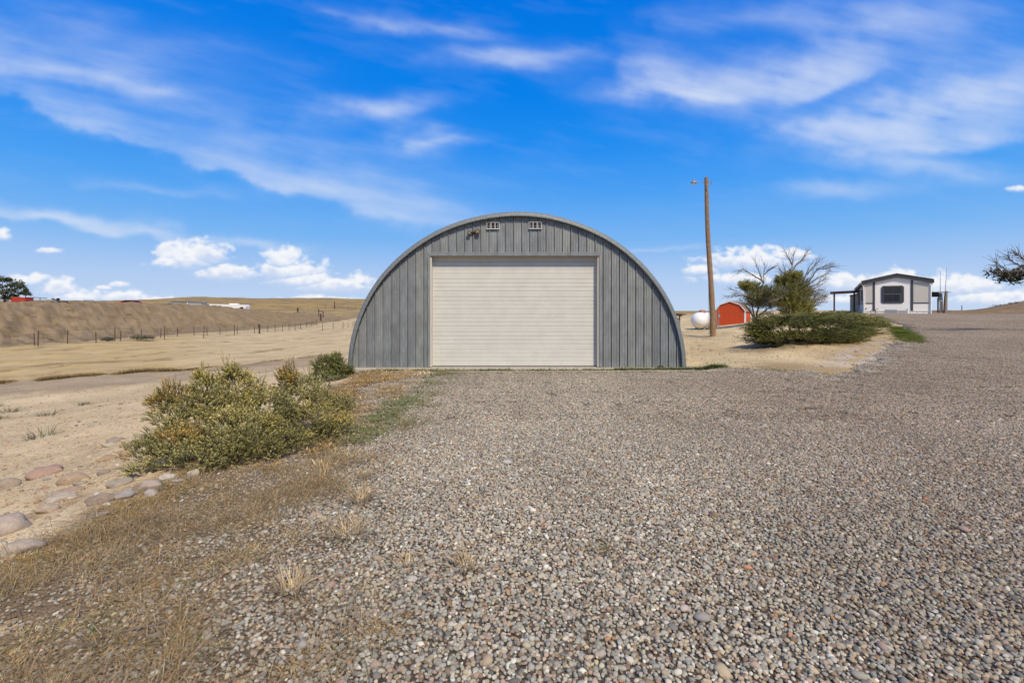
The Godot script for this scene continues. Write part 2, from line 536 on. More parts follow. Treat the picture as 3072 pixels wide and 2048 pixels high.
func build_sky() -> PanoramaSkyMaterial:
	var W := 4096
	var H := 2048
	var n1 := FastNoiseLite.new()
	n1.seed = 11
	n1.noise_type = FastNoiseLite.TYPE_SIMPLEX_SMOOTH
	n1.frequency = 1.0
	n1.fractal_octaves = 4
	var n2 := FastNoiseLite.new()
	n2.seed = 23
	n2.noise_type = FastNoiseLite.TYPE_SIMPLEX_SMOOTH
	n2.frequency = 1.0
	n2.fractal_octaves = 5
	n2.fractal_gain = 0.55
	# the rest of the sky, coarse: the same thin cirrus and a few low clouds
	var lw := 512
	var lh := 256
	var low := Image.create_empty(lw, lh, false, Image.FORMAT_RGBF)
	for j in lh:
		var el := 90.0 - (j + 0.5) * 180.0 / lh
		for i in lw:
			var az := (i + 0.5) / lw * TAU
			var c := air(maxf(el, -2.0))
			if el > 0.0:
				var dir := Vector3(sin(az) * cos(deg_to_rad(el)), sin(deg_to_rad(el)), -cos(az) * cos(deg_to_rad(el)))
				var q := Vector2(dir.x, dir.z) / (dir.y + 0.18)
				var fib := n1.get_noise_2d(q.x * 0.8 + q.y * 0.5, q.y * 1.6 - q.x * 0.3)
				var patch := n2.get_noise_2d(q.x * 0.45 + 9.0, q.y * 0.45)
				var a := clampf(0.18 + fib * 0.5 + patch * 0.7, 0, 0.62)
				c = c.lerp(Color(0.80, 0.84, 0.93), a)
				var cum := n2.get_noise_3d(dir.x * 5.0, el * 0.16, dir.z * 5.0) + 0.12 - absf(el - 4.0) * 0.06
				c = c.lerp(Color(0.86, 0.89, 0.96), ss(0.0, 0.25, cum) * 0.85)
			low.set_pixel(i, j, c)
	low.resize(W, H, Image.INTERPOLATE_CUBIC)
	# the sky in front, fine
	var x0 := W / 2 - 640
	var x1 := W / 2 + 640
	var y0 := int((90.0 - 38.0) / 180.0 * H)
	var y1 := int((90.0 + 1.0) / 180.0 * H)
	var fw := x1 - x0
	var fh := y1 - y0
	var fine := PackedFloat32Array()
	fine.resize(fw * fh * 3)
	for j in fh:
		var el := 90.0 - (y0 + j + 0.5) * 180.0 / H
		var base := air(el)
		var te := tan(deg_to_rad(el))
		for i in fw:
			var az := ((x0 + i + 0.5) / W - 0.5) * TAU
			var px := 512.0 + 495.0 * tan(az)
			var py := 311.0 - 495.0 * te / cos(az)
			var wx := n1.get_noise_2d(px * 0.012, py * 0.016)
			var wy := n1.get_noise_2d(px * 0.010 + 50.0, py * 0.016)
			var fib := n2.get_noise_2d((px + py * 0.8) * 0.0055, (py - px * 0.22) * 0.034)
			var qx := px + wx * 26.0
			var qy := py + wy * 9.0
			var a := 0.0
			for s in streaks:
				if qx < s[0] or qx > s[2]:
					continue
				var t: float = (qx - s[0]) / (s[2] - s[0])
				var dy: float = qy - lerpf(s[1], s[3], t) - s[4] * 4.0 * t * (1.0 - t)
				var w: float = s[5] if dy > 0.0 else s[6]
				if absf(dy) > w * 3.0:
					continue
				a += s[7] * exp(-dy * dy / (w * w)) * ss(0.0, 0.16, t) * (1.0 - ss(0.72, 1.0, t))
			for s in wisps:
				var dx: float = qx - s[0]
				var dy: float = qy - s[1]
				if absf(dx) > s[2] * 2.3 or absf(dy) > s[2] * 2.3:
					continue
				var cs := cos(s[4])
				var sn := sin(s[4])
				var ex: float = (dx * cs + dy * sn) / s[2]
				var ey: float = (dy * cs - dx * sn) / s[3]
				a += s[5] * exp(-(ex * ex + ey * ey) * 1.1)
			a *= clampf(1.0 + fib * 0.75 + wx * 0.5, 0.15, 1.7)
			a += clampf(fib * 0.10, 0.0, 0.2) * ss(300.0, 150.0, py) * 0.6
			a = 0.92 * (1.0 - exp(-a * 1.15))
			var c := base.lerp(Color(0.735, 0.80, 0.925), a)
			if py > 170.0:
				var m := -1.0
				var top := 0.0
				for s in puffs:
					var dx: float = (px - s[0]) / s[2]
					if absf(dx) > 1.4:
						continue
					var dy: float = (py - s[1]) / (s[3] if py < s[1] else s[3] * 0.75)
					var k := 1.0 - sqrt(dx * dx + dy * dy)
					if k > m:
						m = k
						top = dy
				if m > -0.6:
					var f := n2.get_noise_2d(px * 0.032 + 3.0, py * 0.055)
					var g := n1.get_noise_2d(px * 0.09, py * 0.13)
					m += 0.08 + f * 0.58 + g * 0.24
					var cover := ss(0.02, 0.52 + 0.6 * ss(-0.6, 0.8, top), m) * (0.90 - 0.5 * ss(-0.2, 1.0, top))
					var bright := ss(0.75, -0.55, top + f * 0.9 - g * 0.4)
					c = c.lerp(Color(0.63, 0.71, 0.89).lerp(Color(0.965, 0.965, 0.975), bright), cover)
			var k := (j * fw + i) * 3
			fine[k] = c.r
			fine[k + 1] = c.g
			fine[k + 2] = c.b
	var front := Image.create_from_data(fw, fh, false, Image.FORMAT_RGBF, fine.to_byte_array())
	# let the two meet softly at the sides and the top
	for j in fh:
		for i in fw:
			if i >= 70 and i < fw - 70 and j >= 50:
				continue
			var b := minf(minf(float(i) / 70.0, float(fw - 1 - i) / 70.0), float(j) / 50.0)
			front.set_pixel(i, j, low.get_pixel(posmod(i - 640, W), y0 + j).lerp(front.get_pixel(i, j), ss(0, 1, clampf(b, 0, 1))))
	low.blit_rect(front, Rect2i(640, 0, 640, fh), Vector2i(0, y0))
	low.blit_rect(front, Rect2i(0, 0, 640, fh), Vector2i(W - 640, y0))
	var sm := PanoramaSkyMaterial.new()
	sm.panorama = ImageTexture.create_from_image(low)
	return sm

# ------------------------------------------------------------------ materials
func build_materials() -> void:
	var m: StandardMaterial3D
	var grain := noise_tex(0.035, 5, Color(0.72, 0.715, 0.70), Color(1, 1, 1), 1024, 0.78, 3)
	var grain_n := noise_tex(0.03, 5, Color.BLACK, Color.WHITE, 1024, 0.7, 4, FastNoiseLite.TYPE_SIMPLEX_SMOOTH, true, 10.0)
	var blotch := noise_tex(0.012, 4, Color(0.82, 0.81, 0.79), Color(1, 1, 1), 512, 0.6, 9)
	var streak := noise_tex(0.045, 5, Color(0.74, 0.74, 0.73), Color(1, 1, 1), 512, 0.6, 12)
	m = mat("ground", Color.WHITE, 0.95)
	m.vertex_color_use_as_albedo = true
	m.albedo_texture = grain
	tri(m, Vector3.ONE * 0.31, true)
	m.normal_enabled = true
	m.normal_texture = grain_n
	m.normal_scale = 1.3
	m.detail_enabled = true
	m.detail_blend_mode = BaseMaterial3D.BLEND_MODE_MUL
	m.detail_albedo = blotch
	m.uv2_triplanar = true
	m.uv2_world_triplanar = true
	m.uv2_scale = Vector3.ONE * 0.043
	m.detail_uv_layer = BaseMaterial3D.DETAIL_UV_2
	m = mat("gravel_bed", Color.WHITE, 0.95)
	m.vertex_color_use_as_albedo = true
	m.albedo_texture = noise_tex(0.12, 3, Color(0.6, 0.6, 0.6), Color(1, 1, 1), 1024, 0.6, 5)
	tri(m, Vector3.ONE * 0.5, true)
	m.normal_enabled = true
	m.normal_texture = grain_n
	m.normal_scale = 1.5
	m = mat("pebble", Color.WHITE, 0.9)
	m.metallic_specular = 0.25
	m.vertex_color_use_as_albedo = true
	m = mat("rock", Color.WHITE, 0.9)
	m.vertex_color_use_as_albedo = true
	m.albedo_texture = noise_tex(0.02, 5, Color(0.78, 0.77, 0.76), Color(1, 1, 1), 512, 0.7, 8)
	tri(m, Vector3.ONE * 2.4)
	m.normal_enabled = true
	m.normal_texture = grain_n
	m.normal_scale = 0.5
	m = mat("leaf", Color.WHITE, 0.75)
	m.vertex_color_use_as_albedo = true
	m.backlight_enabled = true
	m.backlight = Color(0.25, 0.25, 0.18)
	m = mat("straw", Color.WHITE, 0.8)
	m.vertex_color_use_as_albedo = true
	m.backlight_enabled = true
	m.backlight = Color(0.2, 0.2, 0.15)
	# galvanised sheet in three tones
	for k in 4:
		m = mat("steel%d" % k, [lin(0.385, 0.41, 0.42), lin(0.33, 0.355, 0.375), lin(0.405, 0.43, 0.425), lin(0.36, 0.395, 0.415)][k], 0.6, 0.25)
		m.albedo_texture = streak
		tri(m, Vector3(3.4, 0.09, 3.4), true)
		m.uv1_offset = Vector3(0.37 * k, 0.2 * k, 0)
		m.detail_enabled = true
		m.detail_blend_mode = BaseMaterial3D.BLEND_MODE_MUL
		m.detail_albedo = blotch
		m.uv2_triplanar = true
		m.uv2_world_triplanar = true
		m.uv2_scale = Vector3(0.5, 0.22, 0.5)
		m.detail_uv_layer = BaseMaterial3D.DETAIL_UV_2
	m = mat("arch", lin(0.27, 0.29, 0.285), 0.6, 0.25)
	m.albedo_texture = noise_tex(0.03, 4, Color(0.66, 0.67, 0.67), Color(1, 1, 1), 512, 0.7, 21)
	tri(m, Vector3.ONE * 0.9, true)
	m = mat("door", lin(0.585, 0.575, 0.515), 0.55)
	m.albedo_texture = noise_tex(0.01, 4, Color(0.95, 0.948, 0.94), Color(1, 1, 1), 512, 0.55, 31)
	tri(m, Vector3.ONE * 0.35, true)
	mat("jamb", lin(0.56, 0.51, 0.43), 0.6)
	m = mat("concrete", lin(0.50, 0.45, 0.37), 0.9)
	m.albedo_texture = grain
	tri(m, Vector3.ONE * 1.3, true)
	mat("dark", lin(0.012, 0.012, 0.013), 0.7)
	mat("shade_brown", lin(0.06, 0.035, 0.02), 0.7)
	mat("white_paint", lin(0.72, 0.71, 0.69), 0.55)
	mat("lens", lin(0.24, 0.19, 0.12), 0.25)
	m = mat("pole_wood", lin(0.44, 0.29, 0.16), 0.85)
	m.albedo_texture = noise_tex(0.05, 4, Color(0.62, 0.58, 0.54), Color(1, 1, 1), 512, 0.65, 41)
	tri(m, Vector3(3.0, 0.12, 3.0))
	m.normal_enabled = true
	m.normal_texture = noise_tex(0.05, 4, Color.BLACK, Color.WHITE, 512, 0.65, 41, FastNoiseLite.TYPE_SIMPLEX_SMOOTH, true, 8.0)
	mat("galvanised", lin(0.33, 0.34, 0.35), 0.45, 0.6)
	m = mat("tank_white", lin(0.74, 0.74, 0.735), 0.4)
	mat("rust_red", lin(0.36, 0.13, 0.06), 0.6)
	m = mat("barn_red", lin(0.70, 0.085, 0.012), 0.7)
	m.albedo_texture = streak
	tri(m, Vector3(2.0, 0.3, 2.0))
	mat("shingle", lin(0.20, 0.135, 0.07), 0.9)
	mat("home_white", lin(0.86, 0.82, 0.74), 0.6)
	mat("home_grey", lin(0.56, 0.52, 0.44), 0.6)
	mat("home_trim", lin(0.045, 0.046, 0.055), 0.55)
	mat("glass", lin(0.012, 0.014, 0.02), 0.12)
	mat("frame_grey", lin(0.22, 0.22, 0.23), 0.5)
	mat("redwood", lin(0.075, 0.026, 0.016), 0.75)
	m = mat("grey_wood", lin(0.23, 0.19, 0.15), 0.85)
	m = mat("bark", lin(0.115, 0.085, 0.062), 0.9)
	mat("dead_wood", lin(0.17, 0.145, 0.12), 0.9)
	mat("rust", lin(0.085, 0.042, 0.025), 0.8)
	mat("wire", lin(0.16, 0.14, 0.12), 0.6, 0.3)
	mat("red_paint", lin(0.40, 0.04, 0.012), 0.5)
	mat("orange_paint", lin(0.62, 0.085, 0.008), 0.4)
	mat("shed_grey", lin(0.30, 0.30, 0.30), 0.6)
	mat("rubber", lin(0.02, 0.02, 0.02), 0.8)

# ------------------------------------------------------------------ the arch building
const BX := 0.14        # its middle line
const BZ := -13.48      # its front wall
const RA := 4.59        # half width and height of the arch
const RB := 4.22

func arch_pt(w: float, inset: float) -> Vector2:
	var p := Vector2(cos(w) * RA, sin(w) * RB)
	var n := Vector2(cos(w) / RA, sin(w) / RB).normalized()
	return p - n * inset

func arch_y(x: float, inset: float) -> float:
	var a := RA - inset
	var b := RB - inset
	return 0.0 if absf(x) >= a else b * sqrt(1.0 - x * x / (a * a))

func build_workshop() -> void:
	var t := thing("arch_workshop", "grey corrugated steel arch building with a wide cream sectional door", "building", Vector3(BX, 0, BZ))
	var st := nst()
	# foundation slab
	box(st, Vector3(0, -0.155, -6.9), Vector3(9.72, 0.31, 14.4), Basis.IDENTITY, 0.03)
	obj("foundation", st, M.concrete, t)
	# wall panels, one sheet per rib
	var pitch := 0.2218
	var prof := [[0.0, 0.0], [0.003, -0.035], [0.018, -0.035], [0.021, 0.03], [0.038, 0.03], [0.048, 0.0], [0.083, 0.0], [0.088, 0.012], [0.097, 0.012], [0.103, 0.0], [0.149, 0.0], [0.154, 0.012], [0.163, 0.012], [0.169, 0.0], [0.2218, 0.0]]
	for k in 41:
		var xs := -4.547 + k * pitch
		st = nst()
		var any := false
		var line := []
		for q in prof:
			line.append([xs + q[0], q[1]])
		for cut in [-2.395, 2.255]:
			for q in line.size() - 1:
				if line[q][0] < cut and line[q + 1][0] > cut:
					line.insert(q + 1, [cut, lerpf(line[q][1], line[q + 1][1], (cut - line[q][0]) / (line[q + 1][0] - line[q][0]))])
					break
		for q in line.size() - 1:
			var xa: float = line[q][0]
			var xb: float = line[q + 1][0]
			var za: float = line[q][1]
			var zb: float = line[q + 1][1]
			var ya := maxf(arch_y(xa, 0.09), 0.02)
			var yb := maxf(arch_y(xb, 0.09), 0.02)
			var lo := 0.0
			if xa > -2.396 and xb < 2.256:
				lo = 3.10
			if maxf(ya, yb) < 0.05:
				continue
			any = true
			face(st, [Vector3(xa, lo, za), Vector3(xb, lo, zb), Vector3(xb, yb, zb), Vector3(xa, ya, za)])
		if any:
			obj("wall_panel", st, M["steel%d" % rng.randi_range(0, 3)], t)
	# rear wall and the inner skin that keeps daylight out
	st = nst()
	var back := []
	for i in 33:
		var p := arch_pt(PI * i / 32.0, 0.05)
		back.append(Vector3(p.x, p.y, -14.0))
	back.reverse()
	for i in 32:
		face(st, [Vector3(0, 0, -14.0), back[i], back[i + 1]])
	obj("rear_wall", st, M.steel1, t)
	# corrugated roof
	st = nst()
	var zs := []
	var z := -0.10
	while z > -14.2:
		for q in [[0.0, 0.0], [0.06, 0.0], [0.10, 0.055], [0.20, 0.055], [0.24, 0.0]]:
			zs.append([z - q[0], q[1]])
		z -= 0.30
	for i in 48:
		var w0 := PI * i / 48.0
		var w1 := PI * (i + 1) / 48.0
		for q in zs.size() - 1:
			var a := arch_pt(w0, 0.06 - zs[q][1])
			var b := arch_pt(w1, 0.06 - zs[q][1])
			var c := arch_pt(w1, 0.06 - zs[q + 1][1])
			var e := arch_pt(w0, 0.06 - zs[q + 1][1])
			face(st, [Vector3(a.x, a.y, zs[q][0]), Vector3(e.x, e.y, zs[q + 1][0]), Vector3(c.x, c.y, zs[q + 1][0]), Vector3(b.x, b.y, zs[q][0])])
	obj("arched_roof", st, M.arch, t)
	# the rolled edge trim, in lapped lengths
	var cuts := [0.0, 0.30, 0.66, 1.02, 1.36, 1.78, 2.13, 2.44, 2.80, PI]
	for k in cuts.size() - 1:
		st = nst()
		var up := 0.003 if k % 2 == 0 else 0.0
		var w0: float = cuts[k]
		var w1: float = cuts[k + 1] + (0.012 if k % 2 == 0 and k < 8 else 0.0)
		var n := maxi(6, int((w1 - w0) * 22.0))
		var rim := [[-0.004 - up, -0.13], [-0.004 - up, 0.02], [0.012 - up, 0.075], [0.05 - up, 0.112 + up], [0.10, 0.125 + up], [0.128, 0.125 + up], [0.131, 0.112], [0.131, 0.03]]
		for i in n:
			var wa := lerpf(w0, w1, float(i) / n)
			var wb := lerpf(w0, w1, float(i + 1) / n)
			for q in rim.size() - 1:
				var p := []
				for e in [[wa, q], [wa, q + 1], [wb, q + 1], [wb, q]]:
					var a := arch_pt(e[0], rim[e[1]][0] + 0.004 * sin(e[0] * 9.0 + k))
					p.append(Vector3(a.x, a.y, rim[e[1]][1]))
				face(st, p)
		obj("arch_trim", st, M.arch, t)
	# door opening: head and corner trim, jambs, soffit
	var dl := -2.37
	var dr := 2.23
	var dh := 3.03
	st = nst()
	box(st, Vector3((dl + dr) / 2, dh + 0.045, 0.012), Vector3(dr - dl + 0.09, 0.10, 0.05), Basis.IDENTITY, 0.006)
	obj("door_head_trim", st, M.steel1, t)
	for sgn in [-1.0, 1.0]:
		var xj := dl if sgn < 0 else dr
		st = nst()
		box(st, Vector3(xj + sgn * 0.03, (dh - 0.005) / 2 + 0.004, 0.016), Vector3(0.06, dh - 0.012, 0.048), Basis.IDENTITY, 0.006)
		obj("door_corner_trim", st, M.steel0, t)
		st = nst()
		box(st, Vector3(xj - sgn * 0.019, dh / 2 + 0.004, -0.118), Vector3(0.042, dh - 0.008, 0.236), Basis.IDENTITY, 0.004)
		obj("door_jamb", st, M.jamb, t)
	st = nst()
	box(st, Vector3((dl + dr) / 2, dh + 0.018, -0.14), Vector3(dr - dl, 0.034, 0.24), Basis.IDENTITY)
	obj("door_soffit", st, M.jamb, t)
	# the sectional door
	var door := Node3D.new()
	door.name = "sectional_door"
	t.add_child(door)
	door.position = Vector3(0, 0.012, -0.19)
	var y := 0.0
	var hs := [0.1094, 0.1094, 0.1094, 0.157]
	var first := true
	var k2 := 0
	while y < dh + 0.05:
		var hh: float = 0.123 if first else hs[k2 % 4]
		if not first:
			k2 += 1
		first = false
		st = nst()
		var x0 := dl + 0.024
		var x1 := dr - 0.024
		var jig := rnd(-0.0012, 0.0012)
		var zp := [[y + 0.001, -0.010], [y + 0.003, -0.006], [y + 0.010, 0.0 + jig], [y + hh - 0.010, 0.0 + jig], [y + hh - 0.003, -0.005], [y + hh, -0.010]]
		for q in zp.size() - 1:
			face(st, [Vector3(x0, zp[q][0], zp[q][1]), Vector3(x1, zp[q][0], zp[q][1]), Vector3(x1, zp[q + 1][0], zp[q + 1][1]), Vector3(x0, zp[q + 1][0], zp[q + 1][1])])
		# thin rear face so that the slat has a body
		face(st, [Vector3(x1, y, -0.045), Vector3(x0, y, -0.045), Vector3(x0, y + hh, -0.045), Vector3(x1, y + hh, -0.045)])
		face(st, [Vector3(x0, y + hh, -0.012), Vector3(x1, y + hh, -0.012), Vector3(x1, y + hh, -0.045), Vector3(x0, y + hh, -0.045)])
		obj("slat", st, M.door, door)
		y += hh
	st = nst()
	box(st, Vector3((dl + dr) / 2, -0.003, 0.0), Vector3(dr - dl - 0.06, 0.014, 0.05))
	obj("bottom_seal", st, M.rubber, door)
	# two louvred vents under the ridge
	for v in [[-0.655, 3.845], [0.487, 3.853]]:
		var o := Node3D.new()
		o.name = numbered("roof_vent", t)
		t.add_child(o, true)
		o.position = Vector3(v[0], v[1], 0.03)
		st = nst()
		box(st, Vector3(0, 0, -0.012), Vector3(0.32, 0.155, 0.01))
		obj("backing", st, M.dark, o)
		st = nst()
		for s in [-1.0, 1.0]:
			box(st, Vector3(s * 0.166, 0, 0.006), Vector3(0.012, 0.18, 0.03), Basis.IDENTITY, 0.003)
		box(st, Vector3(0, -0.088, 0.009), Vector3(0.36, 0.016, 0.04), Basis.IDENTITY, 0.003)
		box(st, Vector3(0, 0.088, 0.005), Vector3(0.32, 0.010, 0.024), Basis.IDENTITY, 0.003)
		obj("frame", st, M.white_paint, o)
		for s in [-0.055, 0.055]:
			st = nst()
			box(st, Vector3(s, 0.0, 0.005), Vector3(0.014, 0.155, 0.02))
			obj("mullion", st, M.white_paint, o)
		for s in 4:
			st = nst()
			box(st, Vector3(0, -0.055 + s * 0.037, -0.002), Vector3(0.305, 0.006, 0.012), Basis(Vector3.RIGHT, 0.6))
			obj("slat", st, M.frame_grey if s == 1 else M.shade_brown, o)
	# floodlight on the wall
	var f := thing("flood_light", "small rusty twin floodlight fixed high on the steel wall left of the vents", "lamp", Vector3(BX - 1.17, 3.66, BZ + 0.01))
	st = nst()
	box(st, Vector3(-0.02, 0.0, 0.015), Vector3(0.09, 0.10, 0.04), Basis.IDENTITY, 0.01)
	tube(st, Vector3(-0.10, -0.005, 0.05), Vector3(0.10, 0.02, 0.05), 0.018, 0.018, 8)
	obj("bracket", st, M.shade_brown, f)
	for q in [[-0.125, -0.012, 0.056], [0.105, 0.018, 0.066]]:
		var hd := Node3D.new()
		hd.name = numbered("lamp_head", f)
		f.add_child(hd, true)
		hd.position = Vector3(q[0], q[1], 0.085)
		hd.rotation = Vector3(PI / 2 + 0.1, 0, 0)
		st = nst()
		var r: float = q[2]
		lathe(st, Vector3.ZERO, [Vector2(0.012, -0.10), Vector2(r * 0.6, -0.08), Vector2(r, 0.0), Vector2(r, 0.02), Vector2(r * 0.8, 0.022), Vector2(r * 0.78, 0.01)], 14)
		obj("housing", st, M.shade_brown, hd)
		st = nst()
		lathe(st, Vector3.ZERO, [Vector2(r * 0.8, 0.012), Vector2(r * 0.4, 0.02), Vector2(0.0, 0.022)], 14)
		obj("lens", st, M.lens, hd)
	# a small downspout shoe at the right end of the wall
	f = thing("drain_box", "small dark metal box at the foot of the steel wall's right end", "box", Vector3(4.02, 0.0, BZ + 0.1))
	st = nst()
	box(st, Vector3(0, 0.035, 0), Vector3(0.10, 0.06, 0.08), Basis.IDENTITY, 0.012)
	obj("lid", st, M.shade_brown, f)
	st = nst()
	box(st, Vector3(0, 0.012, 0), Vector3(0.17, 0.02, 0.12), Basis.IDENTITY, 0.004)
	obj("base", st, M.dark, f)

# ------------------------------------------------------------------ gravel
var tones := [
	[0.35, Color(0.285, 0.26, 0.222)], [0.16, Color(0.42, 0.375, 0.31)], [0.17, Color(0.375, 0.295, 0.205)], [0.09, Color(0.32, 0.235, 0.185)],
	[0.11, Color(0.22, 0.155, 0.105)], [0.075, Color(0.16, 0.145, 0.13)], [0.008, Color(0.34, 0.19, 0.10)], [0.033, Color(0.54, 0.50, 0.43)],
]

func stone_color() -> Color:
	var q := rng.randf()
	for t in tones:
		q -= t[0]
		if q <= 0.0:
			var c: Color = t[1]
			var k := rnd(0.78, 1.2)
			return Color(c.r * k * rnd(0.92, 1.02), c.g * k, c.b * k * rnd(0.92, 1.03))
	return tones[0][1]

func ico() -> Array:
	var g := (1.0 + sqrt(5.0)) / 2.0
	var v := []
	for q in [[-1, g, 0], [1, g, 0], [-1, -g, 0], [1, -g, 0], [0, -1, g], [0, 1, g], [0, -1, -g], [0, 1, -g], [g, 0, -1], [g, 0, 1], [-g, 0, -1], [-g, 0, 1]]:
		v.append(Vector3(q[0], q[1], q[2]).normalized())
	var f := [[0, 11, 5], [0, 5, 1], [0, 1, 7], [0, 7, 10], [0, 10, 11], [1, 5, 9], [5, 11, 4], [11, 10, 2], [10, 7, 6], [7, 1, 8], [3, 9, 4], [3, 4, 2], [3, 2, 6], [3, 6, 8], [3, 8, 9], [4, 9, 5], [2, 4, 11], [6, 2, 10], [8, 6, 7], [9, 8, 1]]
	return [v, f]

func split(m: Array) -> Array:
	var v: Array = m[0].duplicate()
	var f := []
	var mid := {}
	for t in m[1]:
		var k := []
		for e in [[t[0], t[1]], [t[1], t[2]], [t[2], t[0]]]:
			var key := Vector2i(mini(e[0], e[1]), maxi(e[0], e[1]))
			if not mid.has(key):
				mid[key] = v.size()
				v.append(((v[e[0]] + v[e[1]]) * 0.5).normalized())
			k.append(mid[key])
		f.append_array([[t[0], k[0], k[2]], [t[1], k[1], k[0]], [t[2], k[2], k[1]], [k[0], k[1], k[2]]])
	return [v, f]

# a stone: a ball pushed about by noise and planed by a few flats
func stone(m: Array, seed_: int, squash: Vector3, lump: float, flats: int) -> ArrayMesh:
	var r := RandomNumberGenerator.new()
	r.seed = seed_
	var n := FastNoiseLite.new()
	n.seed = seed_
	n.frequency = 0.9
	n.fractal_octaves = 3
	var planes := []
	for k in flats:
		planes.append([Vector3(r.randf_range(-1, 1), r.randf_range(-1, 1), r.randf_range(-1, 1)).normalized(), r.randf_range(0.68, 0.9)])
	var p := PackedVector3Array()
	for q in m[0]:
		var w: Vector3 = q * (1.0 + lump * n.get_noise_3dv(q))
		for pl in planes:
			var d: float = w.dot(pl[0])
			if d > pl[1]:
				w -= pl[0] * (d - pl[1]) * 0.85
		p.append(w * squash)
	var nn := PackedVector3Array()
	nn.resize(p.size())
	var idx := PackedInt32Array()
	for t in m[1]:
		var fn: Vector3 = (p[t[1]] - p[t[0]]).cross(p[t[2]] - p[t[0]])
		for k in 3:
			nn[t[k]] += fn
		idx.append_array([t[0], t[2], t[1]])
	for k in nn.size():
		nn[k] = nn[k].normalized()
	var a := []
	a.resize(Mesh.ARRAY_MAX)
	a[Mesh.ARRAY_VERTEX] = p
	a[Mesh.ARRAY_NORMAL] = nn
	a[Mesh.ARRAY_INDEX] = idx
	var am := ArrayMesh.new()
	am.add_surface_from_arrays(Mesh.PRIMITIVE_TRIANGLES, a)
	return am

func spread(called: String, mesh: Mesh, m: Material, buf: PackedFloat32Array, parent: Node) -> MultiMeshInstance3D:
	var mm := MultiMesh.new()
	mm.transform_format = MultiMesh.TRANSFORM_3D
	mm.use_colors = true
	mm.mesh = mesh
	mm.instance_count = buf.size() / 16
	mm.buffer = buf
	var o := MultiMeshInstance3D.new()
	o.name = numbered(called, parent)
	o.multimesh = mm
	o.material_override = m
	o.set_meta("kind", "stuff")
	parent.add_child(o, true)
	return o

func add_copy(buf: PackedFloat32Array, b: Basis, o: Vector3, c: Color) -> void:
	buf.append_array([b.x.x, b.y.x, b.z.x, o.x, b.x.y, b.y.y, b.z.y, o.y, b.x.z, b.y.z, b.z.z, o.z, c.r, c.g, c.b, 1.0])

# driven strips: dustier and paler where wheels run, darker between
func tread(x: float, d: float) -> float:
	var bend := 0.03 * maxf(0.0, d - 4.0) * maxf(0.0, d - 4.0) * 0.25
	var u := x - 0.4 - bend
	var lanes := exp(-pow((u - 0.9) / 0.35, 2.0)) + exp(-pow((u + 0.75) / 0.35, 2.0))
	return 0.97 + 0.09 * lanes * ss(-0.4, 0.3, nb.get_noise_2d(x * 1.5, d * 0.5)) + nb.get_noise_2d(x * 1.6, d * 1.1) * 0.16 + nc.get_noise_2d(x * 0.5, d * 0.5) * 0.10

